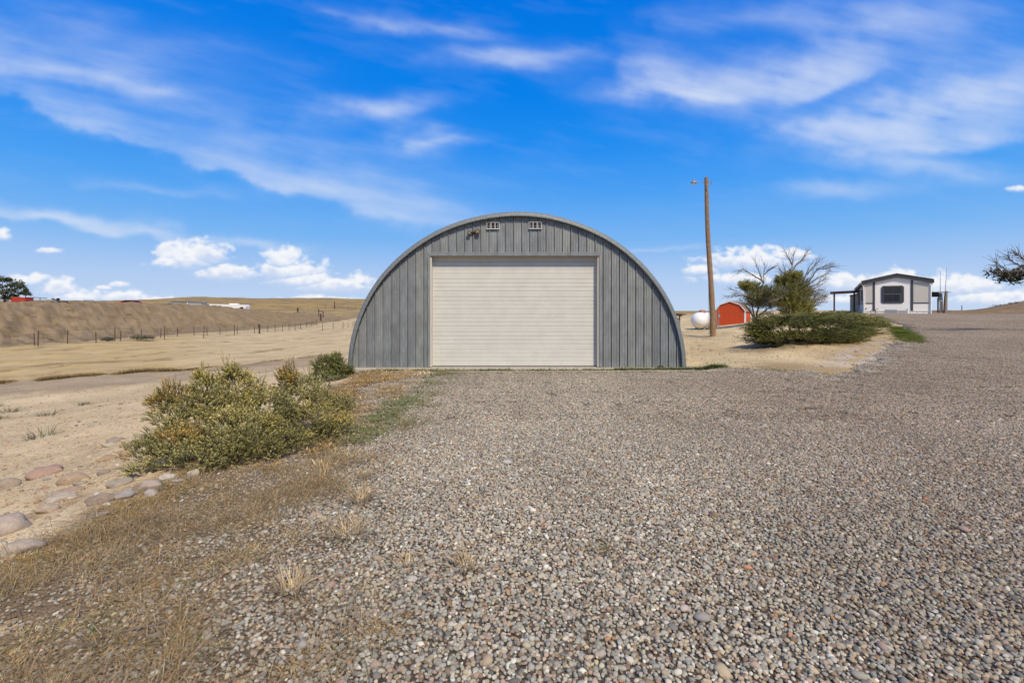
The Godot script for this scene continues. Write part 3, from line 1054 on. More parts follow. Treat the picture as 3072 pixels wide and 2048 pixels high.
func build_gravel() -> void:
	var g := thing("gravel", "loose rounded pebbles of grey, tan and pink covering the whole drive", "gravel")
	g.set_meta("kind", "stuff")
	var small := ico()
	var mid := split(small)
	var shapes := []
	var bufs := []
	for k in 8:
		shapes.append(stone(mid, 100 + k, Vector3(rnd(0.9, 1.25), rnd(0.55, 0.78), rnd(0.75, 0.95)), 0.35, 3 + k % 4))
		bufs.append(PackedFloat32Array())
	# each pebble near the camera on its own
	var step := 0.0188
	var z := -1.55
	while z > -6.9:
		var d := -z
		var hw := d * 1.16 + 0.35
		var x := -hw
		while x < hw:
			var px := x + rnd(-0.011, 0.011)
			var pz := z + rnd(-0.011, 0.011)
			x += step
			if px < xl(d) - 0.5:
				continue
			var cov := gravel(px, -pz)
			var e := px - xl(d)
			# the left of the drive is thinner, grown over and dusty
			var thin := ss(2.6, 0.4, e + na.get_noise_2d(px * 6.0, pz * 6.0) * 1.1)
			if rng.randf() > cov * (1.0 - 0.5 * thin) * 1.05:
				continue
			var big := exp(rng.randfn(0.0, 0.27)) * 0.0106
			big *= 1.0 - 0.22 * thin
			if rng.randf() < 0.012:
				big *= 1.6
			var b := Basis(Vector3.UP, rnd(0, TAU)) * Basis(Vector3(rnd(-1, 1), 0, rnd(-1, 1)).normalized(), rnd(-0.5, 0.5))
			b = b.scaled(Vector3.ONE * big)
			var c := stone_color()
			var warm := ss(0.5, 4.5, px) * 0.16
			var tr := tread(px, -pz) * 1.05
			c = Color(c.r * tr, c.g * tr, c.b * tr)
			c = Color(c.r * (1.0 - warm * 0.8), c.g * (1.0 - warm * 1.1), c.b * 0.98 * (1.0 - warm * 1.15))
			if thin > 0.2:
				c = c.lerp(Color(0.27, 0.20, 0.13), thin * rnd(0.0, 0.5))
			add_copy(bufs[rng.randi_range(0, 7)], b, Vector3(px, height(px, pz) + 0.006 + rnd(0.0, 0.009), pz), c)
		z -= step
	# farther off, square patches of simpler pebbles turned this way and that
	var patches := []
	var pb := []
	for k in 4:
		var l := PackedVector3Array()
		var n := PackedVector3Array()
		var c := PackedColorArray()
		var ix := PackedInt32Array()
		for q in 760:
			var at := Vector3(rnd(-0.27, 0.27), rnd(0.002, 0.011), rnd(-0.27, 0.27))
			var r := exp(rng.randfn(0.0, 0.26)) * 0.0121
			var sq := Vector3(r * rnd(0.9, 1.3), r * rnd(0.6, 0.8), r * rnd(0.75, 1.0))
			var b := Basis(Vector3.UP, rnd(0, TAU)) * Basis(Vector3.RIGHT, rnd(-0.5, 0.5))
			var col := stone_color()
			var k0 := l.size()
			for v in small[0]:
				l.append(at + b * (v * sq * rnd(0.86, 1.12)))
				n.append((b * (v / sq)).normalized())
				c.append(col)
			for f in small[1]:
				ix.append_array([k0 + f[0], k0 + f[2], k0 + f[1]])
		var a := []
		a.resize(Mesh.ARRAY_MAX)
		a[Mesh.ARRAY_VERTEX] = l
		a[Mesh.ARRAY_NORMAL] = n
		a[Mesh.ARRAY_COLOR] = c
		a[Mesh.ARRAY_INDEX] = ix
		var am := ArrayMesh.new()
		am.add_surface_from_arrays(Mesh.PRIMITIVE_TRIANGLES, a)
		patches.append(am)
		pb.append(PackedFloat32Array())
	z = -6.9 - 0.26
	while z > -48.0:
		var d := -z
		var x := maxf(-d * 1.14 - 0.5, -5.0)
		while x < d * 1.14 + 0.5:
			var cov := gravel(x, d)
			var cmin := minf(minf(gravel(x - 0.25, d), gravel(x + 0.25, d)), minf(gravel(x, d - 0.25), gravel(x, d + 0.25)))
			var e := x - xl(d)
			var thin := ss(2.6, 0.4, e + na.get_noise_2d(x * 6.0, z * 6.0) * 1.1) if x < 0.0 else 0.0
			if cmin > 0.75 and thin < 0.25:
				var y := height(x, z)
				var gx := (height(x + 0.2, z) - height(x - 0.2, z)) / 0.4
				var gz := (height(x, z + 0.2) - height(x, z - 0.2)) / 0.4
				var up := Vector3(-gx, 1, -gz).normalized()
				var bx := Vector3(1, gx, 0).normalized()
				var b := Basis(bx, up, bx.cross(up)) * Basis(Vector3.UP, PI / 2 * rng.randi_range(0, 3))
				var warm := ss(0.5, 4.5, x - (d - 6.0) * 0.3) * 0.16
				var k := rnd(0.95, 1.05) * tread(x, d) * 1.03
				add_copy(pb[rng.randi_range(0, 3)], b, Vector3(x, y + 0.004 + 0.0004 * d, z), Color(k * 0.955 * (1.0 - warm * 0.8), k * 0.935 * (1.0 - warm * 1.1), k * 0.90 * (1.0 - warm * 1.15)))
			elif cov > 0.03 and d < 24.0:
				for q in 620:
					var px := x + rnd(-0.26, 0.26)
					var pz := z + rnd(-0.26, 0.26)
					var th := ss(2.6, 0.4, px - xl(-pz) + na.get_noise_2d(px * 6.0, pz * 6.0) * 1.1) if px < 0.0 else 0.0
					if rng.randf() > gravel(px, -pz) * (1.0 - 0.55 * th):
						continue
					var b := Basis(Vector3.UP, rnd(0, TAU)).scaled(Vector3.ONE * exp(rng.randfn(0.0, 0.26)) * 0.0116)
					add_copy(bufs[rng.randi_range(0, 7)], b, Vector3(px, height(px, pz) + 0.006 + rnd(0, 0.009), pz), stone_color().lerp(Color(0.27, 0.20, 0.13), th * rnd(0.0, 0.5)))
			x += 0.52
		z -= 0.52
	for k in 8:
		spread("pebbles", shapes[k], M.pebble, bufs[k], g)
	for k in 4:
		spread("pebble_bed", patches[k], M.pebble, pb[k], g)

# clods, chips and twigs lying on the bare sand
func build_clods() -> void:
	var g := thing("clods", "small clods and stone chips strewn over the bare sand", "clods")
	g.set_meta("kind", "stuff")
	var small := ico()
	for k in 3:
		var buf := PackedFloat32Array()
		var sh := stone(small, 300 + k, Vector3(1.2, 0.6, 0.9), 0.5, 3)
		for q in 2600:
			var left := rng.randf() < 0.72
			var d := 2.5 + 15.0 * pow(rng.randf(), 1.5) if left else rnd(11.5, 26.0)
			var x: float = xl(d) - rnd(-0.3, 1.0) * (0.8 + d * 0.75) if left else rnd(4.9, d * 0.95)
			if gravel(x, d) > 0.5 or (left and x < -d * 1.12):
				continue
			var r := exp(rng.randfn(0.0, 0.45)) * 0.011 * (1.0 + d * 0.035)
			var b := Basis(Vector3.UP, rnd(0, TAU)).scaled(Vector3.ONE * r)
			var c := Color(0.46, 0.355, 0.215).lerp(Color(0.27, 0.19, 0.115), rng.randf()) if rng.randf() < 0.9 else stone_color()
			add_copy(buf, b, Vector3(x, height(x, -d) + r * 0.15, -d), c)
		# little stones among the rocks by the drive
		for q in 60:
			var d := rnd(3.0, 7.0)
			var x := xl(d) - rnd(0.05, 2.4)
			var r := exp(rng.randfn(0.0, 0.4)) * 0.02
			var b := Basis(Vector3.UP, rnd(0, TAU)).scaled(Vector3.ONE * r)
			add_copy(buf, b, Vector3(x, height(x, -d), -d), stone_color().lerp(Color(0.48, 0.38, 0.25), 0.3))
		spread("chips", sh, M.pebble, buf, g)

# ------------------------------------------------------------------ grasses
func tuft_mesh(seed_: int, n: int, len: float, spread_: float, wid: float, lean: float, cols: Array) -> ArrayMesh:
	var r := RandomNumberGenerator.new()
	r.seed = seed_
	var l := Leaves.new()
	for k in n:
		var w := r.randf_range(0, TAU)
		var rr := sqrt(r.randf()) * spread_
		var o := Vector3(cos(w) * rr, 0, sin(w) * rr)
		var outw := Vector3(cos(w + r.randf_range(-0.8, 0.8)), 0, sin(w + r.randf_range(-0.8, 0.8)))
		var dir := (Vector3.UP + outw * r.randf_range(0.1, lean)).normalized()
		var c: Color = cols[r.randi_range(0, cols.size() - 1)]
		var q := r.randf_range(0.75, 1.25)
		l.blade(o, dir, outw * r.randf_range(0.1, 0.9) - Vector3.UP * r.randf_range(0.0, 0.7), len * r.randf_range(0.5, 1.15), wid * r.randf_range(0.7, 1.3), Color(c.r * q, c.g * q, c.b * q))
	return l.mesh()

func build_grass() -> void:
	var straw := [Color(0.54, 0.39, 0.17), Color(0.44, 0.30, 0.12), Color(0.62, 0.48, 0.26), Color(0.33, 0.22, 0.09)]
	var russet := [Color(0.36, 0.205, 0.055), Color(0.44, 0.26, 0.075), Color(0.22, 0.13, 0.04), Color(0.28, 0.225, 0.06)]
	var green := [Color(0.13, 0.17, 0.045), Color(0.17, 0.19, 0.06), Color(0.10, 0.13, 0.04), Color(0.25, 0.22, 0.09)]
	var g := thing("dry_grass", "dry straw and russet grass growing along the broken left edge of the drive", "grass")
	g.set_meta("kind", "stuff")
	var sets := [straw, russet, green]
	var ms := []
	var bufs := []
	for k in 12:
		if k >= 6:      # broader blades for the farther part of the strip
			ms.append(tuft_mesh(500 + k, 24, 0.062, 0.07, 0.0075, 3.6, sets[(k - 6) / 2]))
			bufs.append(PackedFloat32Array())
			continue
		ms.append(tuft_mesh(500 + k, 30, 0.05, 0.06, 0.0030, 4.5, sets[k / 2]))
		bufs.append(PackedFloat32Array())
	var flat := tuft_mesh(520, 12, 0.12, 0.10, 0.0024, 9.0, [Color(0.29, 0.20, 0.10), Color(0.21, 0.145, 0.07), Color(0.40, 0.30, 0.16), Color(0.17, 0.125, 0.06), Color(0.34, 0.22, 0.09)])
	var fb := PackedFloat32Array()
	for q in 26000:
		var d := 1.6 + 12.0 * pow(rng.randf(), 1.25)
		var e := rng.randfn(0.75, 0.95)
		var x := xl(d) + e
		if absf(x) > d * 1.2 + 0.4:
			continue
		var f := na.get_noise_2d(x * 9.0 + 30.0, d * 9.0) + nb.get_noise_2d(x * 3.0, d * 3.0) * 1.1
		# three ragged bands: the very edge, the middle, and a greener one against the open gravel
		var rim := exp(-pow((e - 0.24) / 0.13, 2.0)) * 1.1
		var mid := exp(-pow((e - 1.2) / 0.6, 2.0)) * 0.6 + exp(-pow((e + 0.65) / 0.16, 2.0)) * 0.3 * ss(6.5, 5.0, d)
		var inner := exp(-pow((e - 1.85 - 0.25 * ss(7.0, 12.0, d)) / 0.32, 2.0)) * 1.5 * ss(5.0, 7.5, d)
		var dens := (rim * 0.95 * ss(-0.55, 0.05, f) + (mid + inner) * ss(0.05, 0.42, f))
		if rng.randf() > dens * 0.8:
			continue
		var k := 1
		if inner > rim and inner > mid:
			k = 2
		elif rng.randf() < (0.22 if rim > mid else 0.5):
			k = 0
		elif rng.randf() < 0.14:
			k = 2
		var s := rnd(0.55, 1.25) * (1.0 + 0.05 * d) * (0.8 if k != 0 else 1.0) * (0.75 if rim > mid else 1.0) * (0.75 + ss(0.0, 0.4, f) * 0.4)
		var b := Basis(Vector3.UP, rnd(0, TAU)).scaled(Vector3(s, s * rnd(0.4, 0.9), s))
		add_copy(bufs[k * 2 + rng.randi_range(0, 1) + (6 if d > 4.8 else 0)], b, Vector3(x, height(x, -d) + 0.004, -d), Color.WHITE)
		if rng.randf() < 0.35:
			add_copy(fb, Basis(Vector3.UP, rnd(0, TAU)).scaled(Vector3.ONE * rnd(0.7, 1.3)), Vector3(x + rnd(-0.2, 0.2), height(x, -d) + 0.022, -d + rnd(-0.2, 0.2)), Color.WHITE)
	# the farther part of the strip: russet along the edge, green against the open gravel
	for q in 9000:
		var d := rnd(5.6, 13.1)
		var e := rnd(-0.2, 2.6)
		var x := xl(d) + e
		var f := na.get_noise_2d(x * 5.0 + 9.0, d * 3.0) + nb.get_noise_2d(x * 2.0, d * 1.0) * 0.9
		var rus := exp(-pow((e - 0.65) / 0.5, 2.0)) * ss(-0.05, 0.4, f)
		var gre := exp(-pow((e - 1.75 - 0.12 * (d - 9.0)) / 0.22, 2.0)) * ss(-0.45, 0.15, f)
		if rng.randf() > maxf(rus * 0.8, gre):
			continue
		var s := rnd(0.8, 1.7)
		var k := 10 if gre > rus else (8 if rng.randf() < 0.75 else 6)
		add_copy(bufs[k + rng.randi_range(0, 1)], Basis(Vector3.UP, rnd(0, TAU)).scaled(Vector3(s, s * 0.6, s)), Vector3(x, height(x, -d) + 0.008, -d), Color.WHITE)
	# the ragged rim of the drive nearest the camera, and the matted patches inside it
	for q in 900:
		var d := rnd(2.2, 6.0)
		var e := 0.20 + rng.randfn(0.0, 0.10)
		var x := xl(d) + e + na.get_noise_2d(d * 6.0, 3.0) * 0.12
		if rng.randf() > ss(-0.45, 0.1, nb.get_noise_2d(x * 6.0, d * 4.0) + na.get_noise_2d(x * 9.0, d * 9.0) * 0.6):
			continue
		var s := rnd(0.6, 1.25)
		var k := 2 if rng.randf() < 0.62 else (4 if rng.randf() < 0.45 else 0)
		add_copy(bufs[k + rng.randi_range(0, 1)], Basis(Vector3.UP, rnd(0, TAU)).scaled(Vector3(s, s * 0.55, s)), Vector3(x, height(x, -d) + 0.006, -d), Color.WHITE)
	for p in [[-1.87, 2.34, 0.34, 130], [-1.75, 2.94, 0.24, 90], [-1.95, 2.65, 0.26, 100], [-2.4, 3.6, 0.26, 90], [-2.03, 3.55, 0.22, 80], [-1.83, 4.13, 0.26, 80], [-2.1, 4.75, 0.25, 70], [-2.06, 5.6, 0.26, 70],
		[-0.69, 2.34, 0.14, 30], [-0.80, 2.14, 0.20, 55], [-2.35, 2.95, 0.2, 60], [-2.55, 4.3, 0.22, 60], [-1.45, 3.3, 0.16, 35], [-1.5, 2.2, 0.2, 60], [-2.2, 2.1, 0.25, 90], [-0.35, 4.0, 0.08, 12]]:
		for q in int(p[3] * 0.34):
			var x: float = p[0] + rng.randfn(0.0, p[2] * 0.55)
			var d: float = p[1] + rng.randfn(0.0, p[2] * 0.5)
			if d < 1.5:
				continue
			var s := rnd(0.55, 1.3)
			var k := 0 if rng.randf() < 0.5 else (2 if rng.randf() < 0.75 else 4)
			add_copy(bufs[k + rng.randi_range(0, 1)], Basis(Vector3.UP, rnd(0, TAU)).scaled(Vector3(s, s * rnd(0.25, 0.6), s)), Vector3(x, height(x, -d) + 0.012, -d), Color.WHITE)
			if rng.randf() < 0.6:
				add_copy(fb, Basis(Vector3.UP, rnd(0, TAU)).scaled(Vector3.ONE * rnd(0.7, 1.5)), Vector3(x, height(x, -d) + 0.024, -d), Color.WHITE)
	# matted fallen stalks all over that strip
	for q in 8000:
		var d := 1.55 + 9.0 * pow(rng.randf(), 1.5)
		var e := rnd(-0.05, 2.3)
		var x := xl(d) + e
		if absf(x) > d * 1.2 + 0.4:
			continue
		var f := na.get_noise_2d(x * 8.0 - 20.0, d * 8.0) + nb.get_noise_2d(x * 3.0, d * 3.0) * 1.1
		if rng.randf() > ss(0.10, 0.5, f) * (1.0 - 0.8 * ss(1.2, 2.3, e)) * 0.75:
			continue
		var s := rnd(0.6, 1.2)
		add_copy(fb, Basis(Vector3.UP, rnd(0, TAU)).scaled(Vector3(s, s * 0.8, s)), Vector3(x, height(x, -d) + 0.016 + rnd(0.0, 0.008), -d), Color.WHITE)
		if rng.randf() < 0.16:
			s = rnd(0.3, 0.7)
			add_copy(bufs[2 + rng.randi_range(0, 1)], Basis(Vector3.UP, rnd(0, TAU)).scaled(Vector3(s, s * 0.6, s)), Vector3(x, height(x, -d) + 0.012, -d), Color.WHITE)
	# along the foundation and where the drive meets the sand on the right
	for q in 4200:
		var x := rnd(-4.9, 5.6)
		var d := 13.15 - absf(rng.randfn(0.0, 0.10))
		var thick := 1.0 if absf(x) > 2.4 else 0.5
		if x > 3.0:
			thick = 0.8
		if rng.randf() > thick * ss(-0.3, 0.3, na.get_noise_2d(x * 7.0, 3.0)):
			continue
		var s := rnd(1.0, 2.6)
		var b := Basis(Vector3.UP, rnd(0, TAU)).scaled(Vector3(s, s * 0.9, s))
		add_copy(bufs[10 + rng.randi_range(0, 1)] if rng.randf() < 0.85 else bufs[6], b, Vector3(x, height(x, -d) + 0.01, -d), Color.WHITE)
	for q in 500:
		var x := rnd(5.0, 7.4)
		var d := lerpf(12.95, 11.3, clampf((x - 4.9) / 2.3, 0, 1)) + rng.randfn(0.0, 0.2)
		if na.get_noise_2d(x * 9.0, 31.0) < 0.05:
			continue
		var s := rnd(0.4, 0.9)
		add_copy(bufs[6 + rng.randi_range(0, 1) if rng.randf() < 0.6 else 10], Basis(Vector3.UP, rnd(0, TAU)).scaled(Vector3(s, s, s)), Vector3(x, height(x, -d) + 0.005, -d), Color.WHITE)
	for k in 12:
		spread("blades", ms[k], M.straw, bufs[k], g)
	spread("fallen_blades", flat, M.straw, fb, g)
	# a green patch by the top of the drive
	g = thing("green_grass", "patch of short green grass beside the drive right of the juniper", "grass")
	g.set_meta("kind", "stuff")
	var gb := PackedFloat32Array()
	var gm := tuft_mesh(540, 34, 0.12, 0.14, 0.008, 1.8, [Color(0.13, 0.17, 0.02), Color(0.18, 0.21, 0.03), Color(0.25, 0.23, 0.06)])
	for q in 1500:
		var u := rng.randfn(0.0, 0.36)
		var x := 17.0 + u * 2.9 + rng.randfn(0.0, 0.22)
		var d := 21.4 + u * 4.4
		if absf(u) > 0.8:
			continue
		var s := rnd(0.6, 1.2)
		add_copy(gb, Basis(Vector3.UP, rnd(0, TAU)).scaled(Vector3(s, s * 0.7, s)), Vector3(x, height(x, -d) + 0.015, -d), Color.WHITE)
	spread("blades", gm, M.straw, gb, g)
	# brown weeds along the edge of the dried mud, and scars of weeds in the far field
	g = thing("dry_weeds", "low brown dried weeds along the bank across the left field", "weeds")
	g.set_meta("kind", "stuff")
	var wb := PackedFloat32Array()
	var wm := tuft_mesh(560, 34, 0.27, 0.22, 0.011, 2.2, [Color(0.44, 0.31, 0.145), Color(0.35, 0.24, 0.105), Color(0.54, 0.40, 0.20), Color(0.31, 0.245, 0.105)])
	for q in 3400:
		var x := rnd(-25.0, -8.5)
		var d := 19.3 + (x + 20.6) * 0.5 - nb.get_noise_2d(x * 1.5, 7.0) * 0.7 / 0.9 + rng.randfn(0.0, 0.10)
		var tf := x / d
		var dens := 0.8 * ss(-1.1, -0.95, tf) * (1.0 - ss(-0.67, -0.62, tf)) + 0.22
		dens *= ss(-0.35, 0.15, na.get_noise_2d(x * 2.2, 55.0))
		if rng.randf() > dens:
			continue
		var s := rnd(0.35, 1.15) * (1.0 if tf < -0.66 else 0.6)
		add_copy(wb, Basis(Vector3.UP, rnd(0, TAU)).scaled(Vector3(s, s * rnd(0.6, 1.0), s)), Vector3(x, height(x, -d) - 0.01, -d), Color.WHITE)
	for q in 9000:
		var x := rnd(-48.0, -9.0)
		var d := rnd(14.0, 80.0)
		if absf(x) > d * 1.15 or x > -0.25 * d or weed_s(x, d) < 0.6:
			continue
		var scar := nb.get_noise_2d(x * 1.4 + 40.0, d * 0.6)
		if rng.randf() > ss(0.36, 0.5, scar) + 0.10 * ss(-0.1, 0.4, na.get_noise_2d(x * 0.9, d * 0.9)):
			continue
		var s := rnd(0.25, 0.9)
		add_copy(wb, Basis(Vector3.UP, rnd(0, TAU)).scaled(Vector3(s * 1.3, s * 0.45, s * 1.3)), Vector3(x, height(x, -d) - 0.01, -d), Color.WHITE)
	# tufts on the bank of earth
	for q in 7000:
		var x := rnd(-60.0, -42.0)
		var d := rnd(38.0, 130.0)
		if absf(x) > d * 1.12:
			continue
		if rng.randf() > ss(-0.1, 0.4, na.get_noise_2d(x * 1.3, d * 1.3)) * 0.5:
			continue
		var s := rnd(0.4, 1.2)
		add_copy(wb, Basis(Vector3.UP, rnd(0, TAU)).scaled(Vector3(s * 1.4, s * 0.5, s * 1.4)), Vector3(x, height(x, -d) - 0.02, -d), Color.WHITE)
	# sparse litter on the sandy rise to the right
	for q in 500:
		var x := rnd(5.0, 20.0)
		var d := rnd(12.5, 30.0)
		if gravel(x, d) > 0.15 or x > d * 0.86:
			continue
		var s := rnd(0.12, 0.4)
		add_copy(wb, Basis(Vector3.UP, rnd(0, TAU)).scaled(Vector3(s * 1.3, s * 0.5, s * 1.3)), Vector3(x, height(x, -d) - 0.005, -d), Color.WHITE)
	spread("stems", wm, M.straw, wb, g)
	# separate straw tufts standing in the gravel
	var spots := [
		[-1.2, 3.95, 0.15, 60, "bushy straw tuft in the gravel, largest of those nearest the sagebrush"], [-1.1, 3.35, 0.15, 60, "wide pair of straw tufts lying to the right in the gravel"],
		[-0.27, 2.92, 0.14, 34, "bent straw tuft with pale stalks alone in the middle of the gravel"], [-1.19, 2.68, 0.14, 44, "upright blond straw tuft in the near left gravel"],
		[-1.72, 4.5, 0.24, 26, "tall thin dry stalks standing right below the sagebrush"], [-0.63, 2.96, 0.08, 22, "small brown straw tuft left of the bent one in the gravel"],
		[0.56, 3.1, 0.06, 26, "tiny dark green tuft alone in the right half of the gravel"], [-1.35, 4.55, 0.10, 34, "low straw tuft just behind the bushy one"],
	]
	for k in spots.size():
		var q: Array = spots[k]
		var cols := [Color(0.50, 0.40, 0.24), Color(0.42, 0.31, 0.16), Color(0.34, 0.23, 0.11)] if k != 6 else [Color(0.10, 0.10, 0.04), Color(0.14, 0.12, 0.05)]
		var o := put("straw_tuft", tuft_mesh(600 + k, int(q[3] * 2.6), q[2] * 1.15, 0.06 if k != 1 else 0.10, 0.0046, 1.7 if k != 4 else 0.5, cols), M.straw)
		o.position = Vector3(q[0], height(q[0], -q[1]) + 0.004, -q[1])
		tag(o, q[4], "grass tuft", "straw tufts in the gravel")
	# a few small plants out on the sand
	var plants := [
		[-8.5, 8.94, 0.34, "grey green weed alone on the pale sand, nearest of the field weeds"], [-10.9, 11.6, 0.22, "small dark weed in the sand, right of its pair"], [-11.9, 11.5, 0.2, "small dark weed in the sand, left of its pair"],
		[-13.2, 13.0, 0.32, "wide low weed cluster at the edge of the dried mud"], [-14.6, 14.0, 0.22, "dark weed at the left edge of the picture by the dried mud"], [-11.6, 13.4, 0.18, "tiny upright weed right of the wide cluster"],
	]
	for k in plants.size():
		var q: Array = plants[k]
		var o := put("field_weed", tuft_mesh(640 + k, 70, q[2] * 0.85, q[2] * 0.65, 0.011, 1.6, [Color(0.16, 0.17, 0.09), Color(0.20, 0.20, 0.11), Color(0.12, 0.11, 0.06)]), M.straw)
		o.position = Vector3(q[0], height(q[0], -q[1]) - 0.01, -q[1])
		tag(o, q[3], "weed", "weeds on the sand")

# ------------------------------------------------------------------ rocks
func build_rocks() -> void:
	var mesh := split(split(ico()))
	# x, distance, width, height, turn, colour, label
	var rocks := [
		[-3.72, 3.62, 0.37, 0.21, 0.2, Color(0.40, 0.33, 0.29), "big smooth pinkish grey boulder, largest of the rocks by the drive"],
		[-3.76, 4.02, 0.16, 0.09, 0.6, Color(0.46, 0.36, 0.28), "rounded pale pink rock just behind the big boulder"],
		[-3.13, 3.15, 0.24, 0.11, 0.5, Color(0.40, 0.34, 0.28), "long pale flat rock in front, nearest to the camera on the left"],
		[-3.31, 3.98, 0.19, 0.11, 0.5, Color(0.19, 0.145, 0.12), "dark brown rock left of the blue grey one"],
		[-3.17, 4.06, 0.15, 0.08, 0.4, Color(0.25, 0.265, 0.29), "blue grey oval stone beside the dark brown rock"],
		[-2.98, 4.09, 0.12, 0.075, 0.0, Color(0.45, 0.43, 0.40), "pale grey oval stone right of the blue grey one"],
		[-3.12, 4.26, 0.19, 0.11, 0.3, Color(0.38, 0.315, 0.26), "buff domed rock behind the pale grey oval stone"],
		[-3.54, 4.48, 0.24, 0.09, 0.2, Color(0.29, 0.265, 0.215), "flat grey slab at the left tip of the sagebrush"],
		[-3.13, 4.50, 0.16, 0.07, 0.1, Color(0.58, 0.54, 0.46), "flat white rock under the left end of the sagebrush"],
		[-2.95, 4.58, 0.13, 0.09, 0.0, Color(0.50, 0.45, 0.36), "round cream stone right under the sagebrush"],
		[-2.99, 4.44, 0.12, 0.03, 0.2, Color(0.52, 0.48, 0.42), "thin white flake lying before the round cream stone"],
		[-5.45, 5.75, 0.40, 0.15, 0.35, Color(0.36, 0.21, 0.165), "long reddish rock out on the sand, reddest of all"],
		[-4.56, 5.14, 0.31, 0.16, 0.1, Color(0.40, 0.285, 0.18), "tan oval rock right of the long reddish one"],
		[-5.45, 5.33, 0.26, 0.17, 0.3, Color(0.29, 0.225, 0.175), "brown rock cut by the left edge of the picture"],
		[-4.80, 6.52, 0.36, 0.24, 0.2, Color(0.31, 0.235, 0.155), "large brown boulder leaning behind the sagebrush's left side"],
		[-5.66, 6.98, 0.25, 0.07, 0.0, Color(0.52, 0.46, 0.34), "flat cream rock left of the large brown boulder"],
		[-5.92, 7.40, 0.28, 0.09, 0.1, Color(0.27, 0.225, 0.175), "low grey rock, farthest of the rocks from the camera"],
		[-4.70, 6.05, 0.22, 0.11, 0.3, Color(0.37, 0.235, 0.115), "orange brown rock below the large brown boulder"],
		[-4.84, 5.92, 0.22, 0.085, 0.2, Color(0.40, 0.25, 0.12), "flat orange rock left of the orange brown one"],
		[-4.46, 5.98, 0.16, 0.11, 0.0, Color(0.50, 0.42, 0.36), "pinkish white rock touching the sagebrush's left side"],
		[-4.53, 5.80, 0.12, 0.07, 0.2, Color(0.36, 0.20, 0.10), "small rust coloured stone in front of the pinkish white rock"],
		[-4.23, 5.13, 0.12, 0.07, 0.7, Color(0.25, 0.20, 0.17), "small two toned grey stone between tan rock and sagebrush"],
		[-4.14, 4.74, 0.12, 0.05, 0.2, Color(0.30, 0.26, 0.20), "small grey chip half sunk behind the long orange slab"],
		[-4.04, 4.51, 0.26, 0.06, 0.1, Color(0.42, 0.29, 0.19), "long thin orange slab behind the pale flat one"],
		[-3.93, 4.32, 0.24, 0.075, 0.3, Color(0.48, 0.43, 0.34), "pale flat slab behind the dark brown rock"],
		[-4.74, 5.02, 0.07, 0.045, 0.0, Color(0.36, 0.17, 0.07), "tiny orange stone below the tan oval rock"],
		[-3.07, 3.69, 0.15, 0.035, 0.4, Color(0.25, 0.215, 0.18), "flat dark chip on the sand below the blue grey stone"],
		[-5.15, 6.6, 0.16, 0.05, 0.2, Color(0.36, 0.25, 0.18), "low pink brown stone between the cream and brown boulders"],
	]
	for k in rocks.size():
		var q: Array = rocks[k]
		var c: Color = q[5].lerp(Color(0.50, 0.40, 0.28), 0.36)
		var sm := stone(mesh, 700 + k, Vector3(q[2] * 0.5, q[3] * 0.52, q[2] * 0.36), 0.34, 8)
		# tint the vertices: paler crust, darker where earth clings
		var a := sm.surface_get_arrays(0)
		var cc := PackedColorArray()
		for v in a[Mesh.ARRAY_VERTEX]:
			var f := 1.0 + na.get_noise_3d(v.x * 60.0 + k, v.y * 60.0, v.z * 60.0) * 0.28
			cc.append(Color(c.r * f, c.g * f, c.b * f))
		a[Mesh.ARRAY_COLOR] = cc
		var am := ArrayMesh.new()
		am.add_surface_from_arrays(Mesh.PRIMITIVE_TRIANGLES, a)
		var o := put("rock", am, M.rock)
		o.position = Vector3(q[0], height(q[0], -q[1]) + q[3] * 0.17, -q[1])
		o.rotation = Vector3(rnd(-0.12, 0.12), q[4], rnd(-0.12, 0.12))
		tag(o, q[6], "rock", "rocks beside the drive")
	# a few larger stones in the gravel
	var extra := [
		[0.93, 2.42, 0.085, Color(0.24, 0.225, 0.20), "large flat grey stone in the near gravel, biggest pebble there"], [0.87, 2.50, 0.06, Color(0.40, 0.33, 0.28), "long pinkish pebble just left behind the flat grey stone"],
		[3.1, 3.4, 0.075, Color(0.31, 0.215, 0.175), "red brown stone in the gravel near the right edge"], [1.66, 2.22, 0.062, Color(0.28, 0.20, 0.17), "dusky red stone in the near right gravel"],
		[-0.05, 4.9, 0.10, Color(0.40, 0.37, 0.33), "large pale oval stone in the middle gravel toward the workshop"], [1.38, 2.9, 0.055, Color(0.42, 0.21, 0.12), "orange red pebble in the right gravel"],
	]
	for k in extra.size():
		var q: Array = extra[k]
		var o := put("stone", stone(split(ico()), 780 + k, Vector3(q[2] * 0.5, q[2] * 0.25, q[2] * 0.34), 0.25, 3), M.rock)
		o.material_override = mat("extra%d" % k, q[3].linear_to_srgb(), 0.85)
		o.position = Vector3(q[0], height(q[0], -q[1]) + q[2] * 0.2 + 0.01, -q[1])
		o.rotation.y = rnd(0, TAU)
		tag(o, q[4], "stone", "larger stones in the gravel")

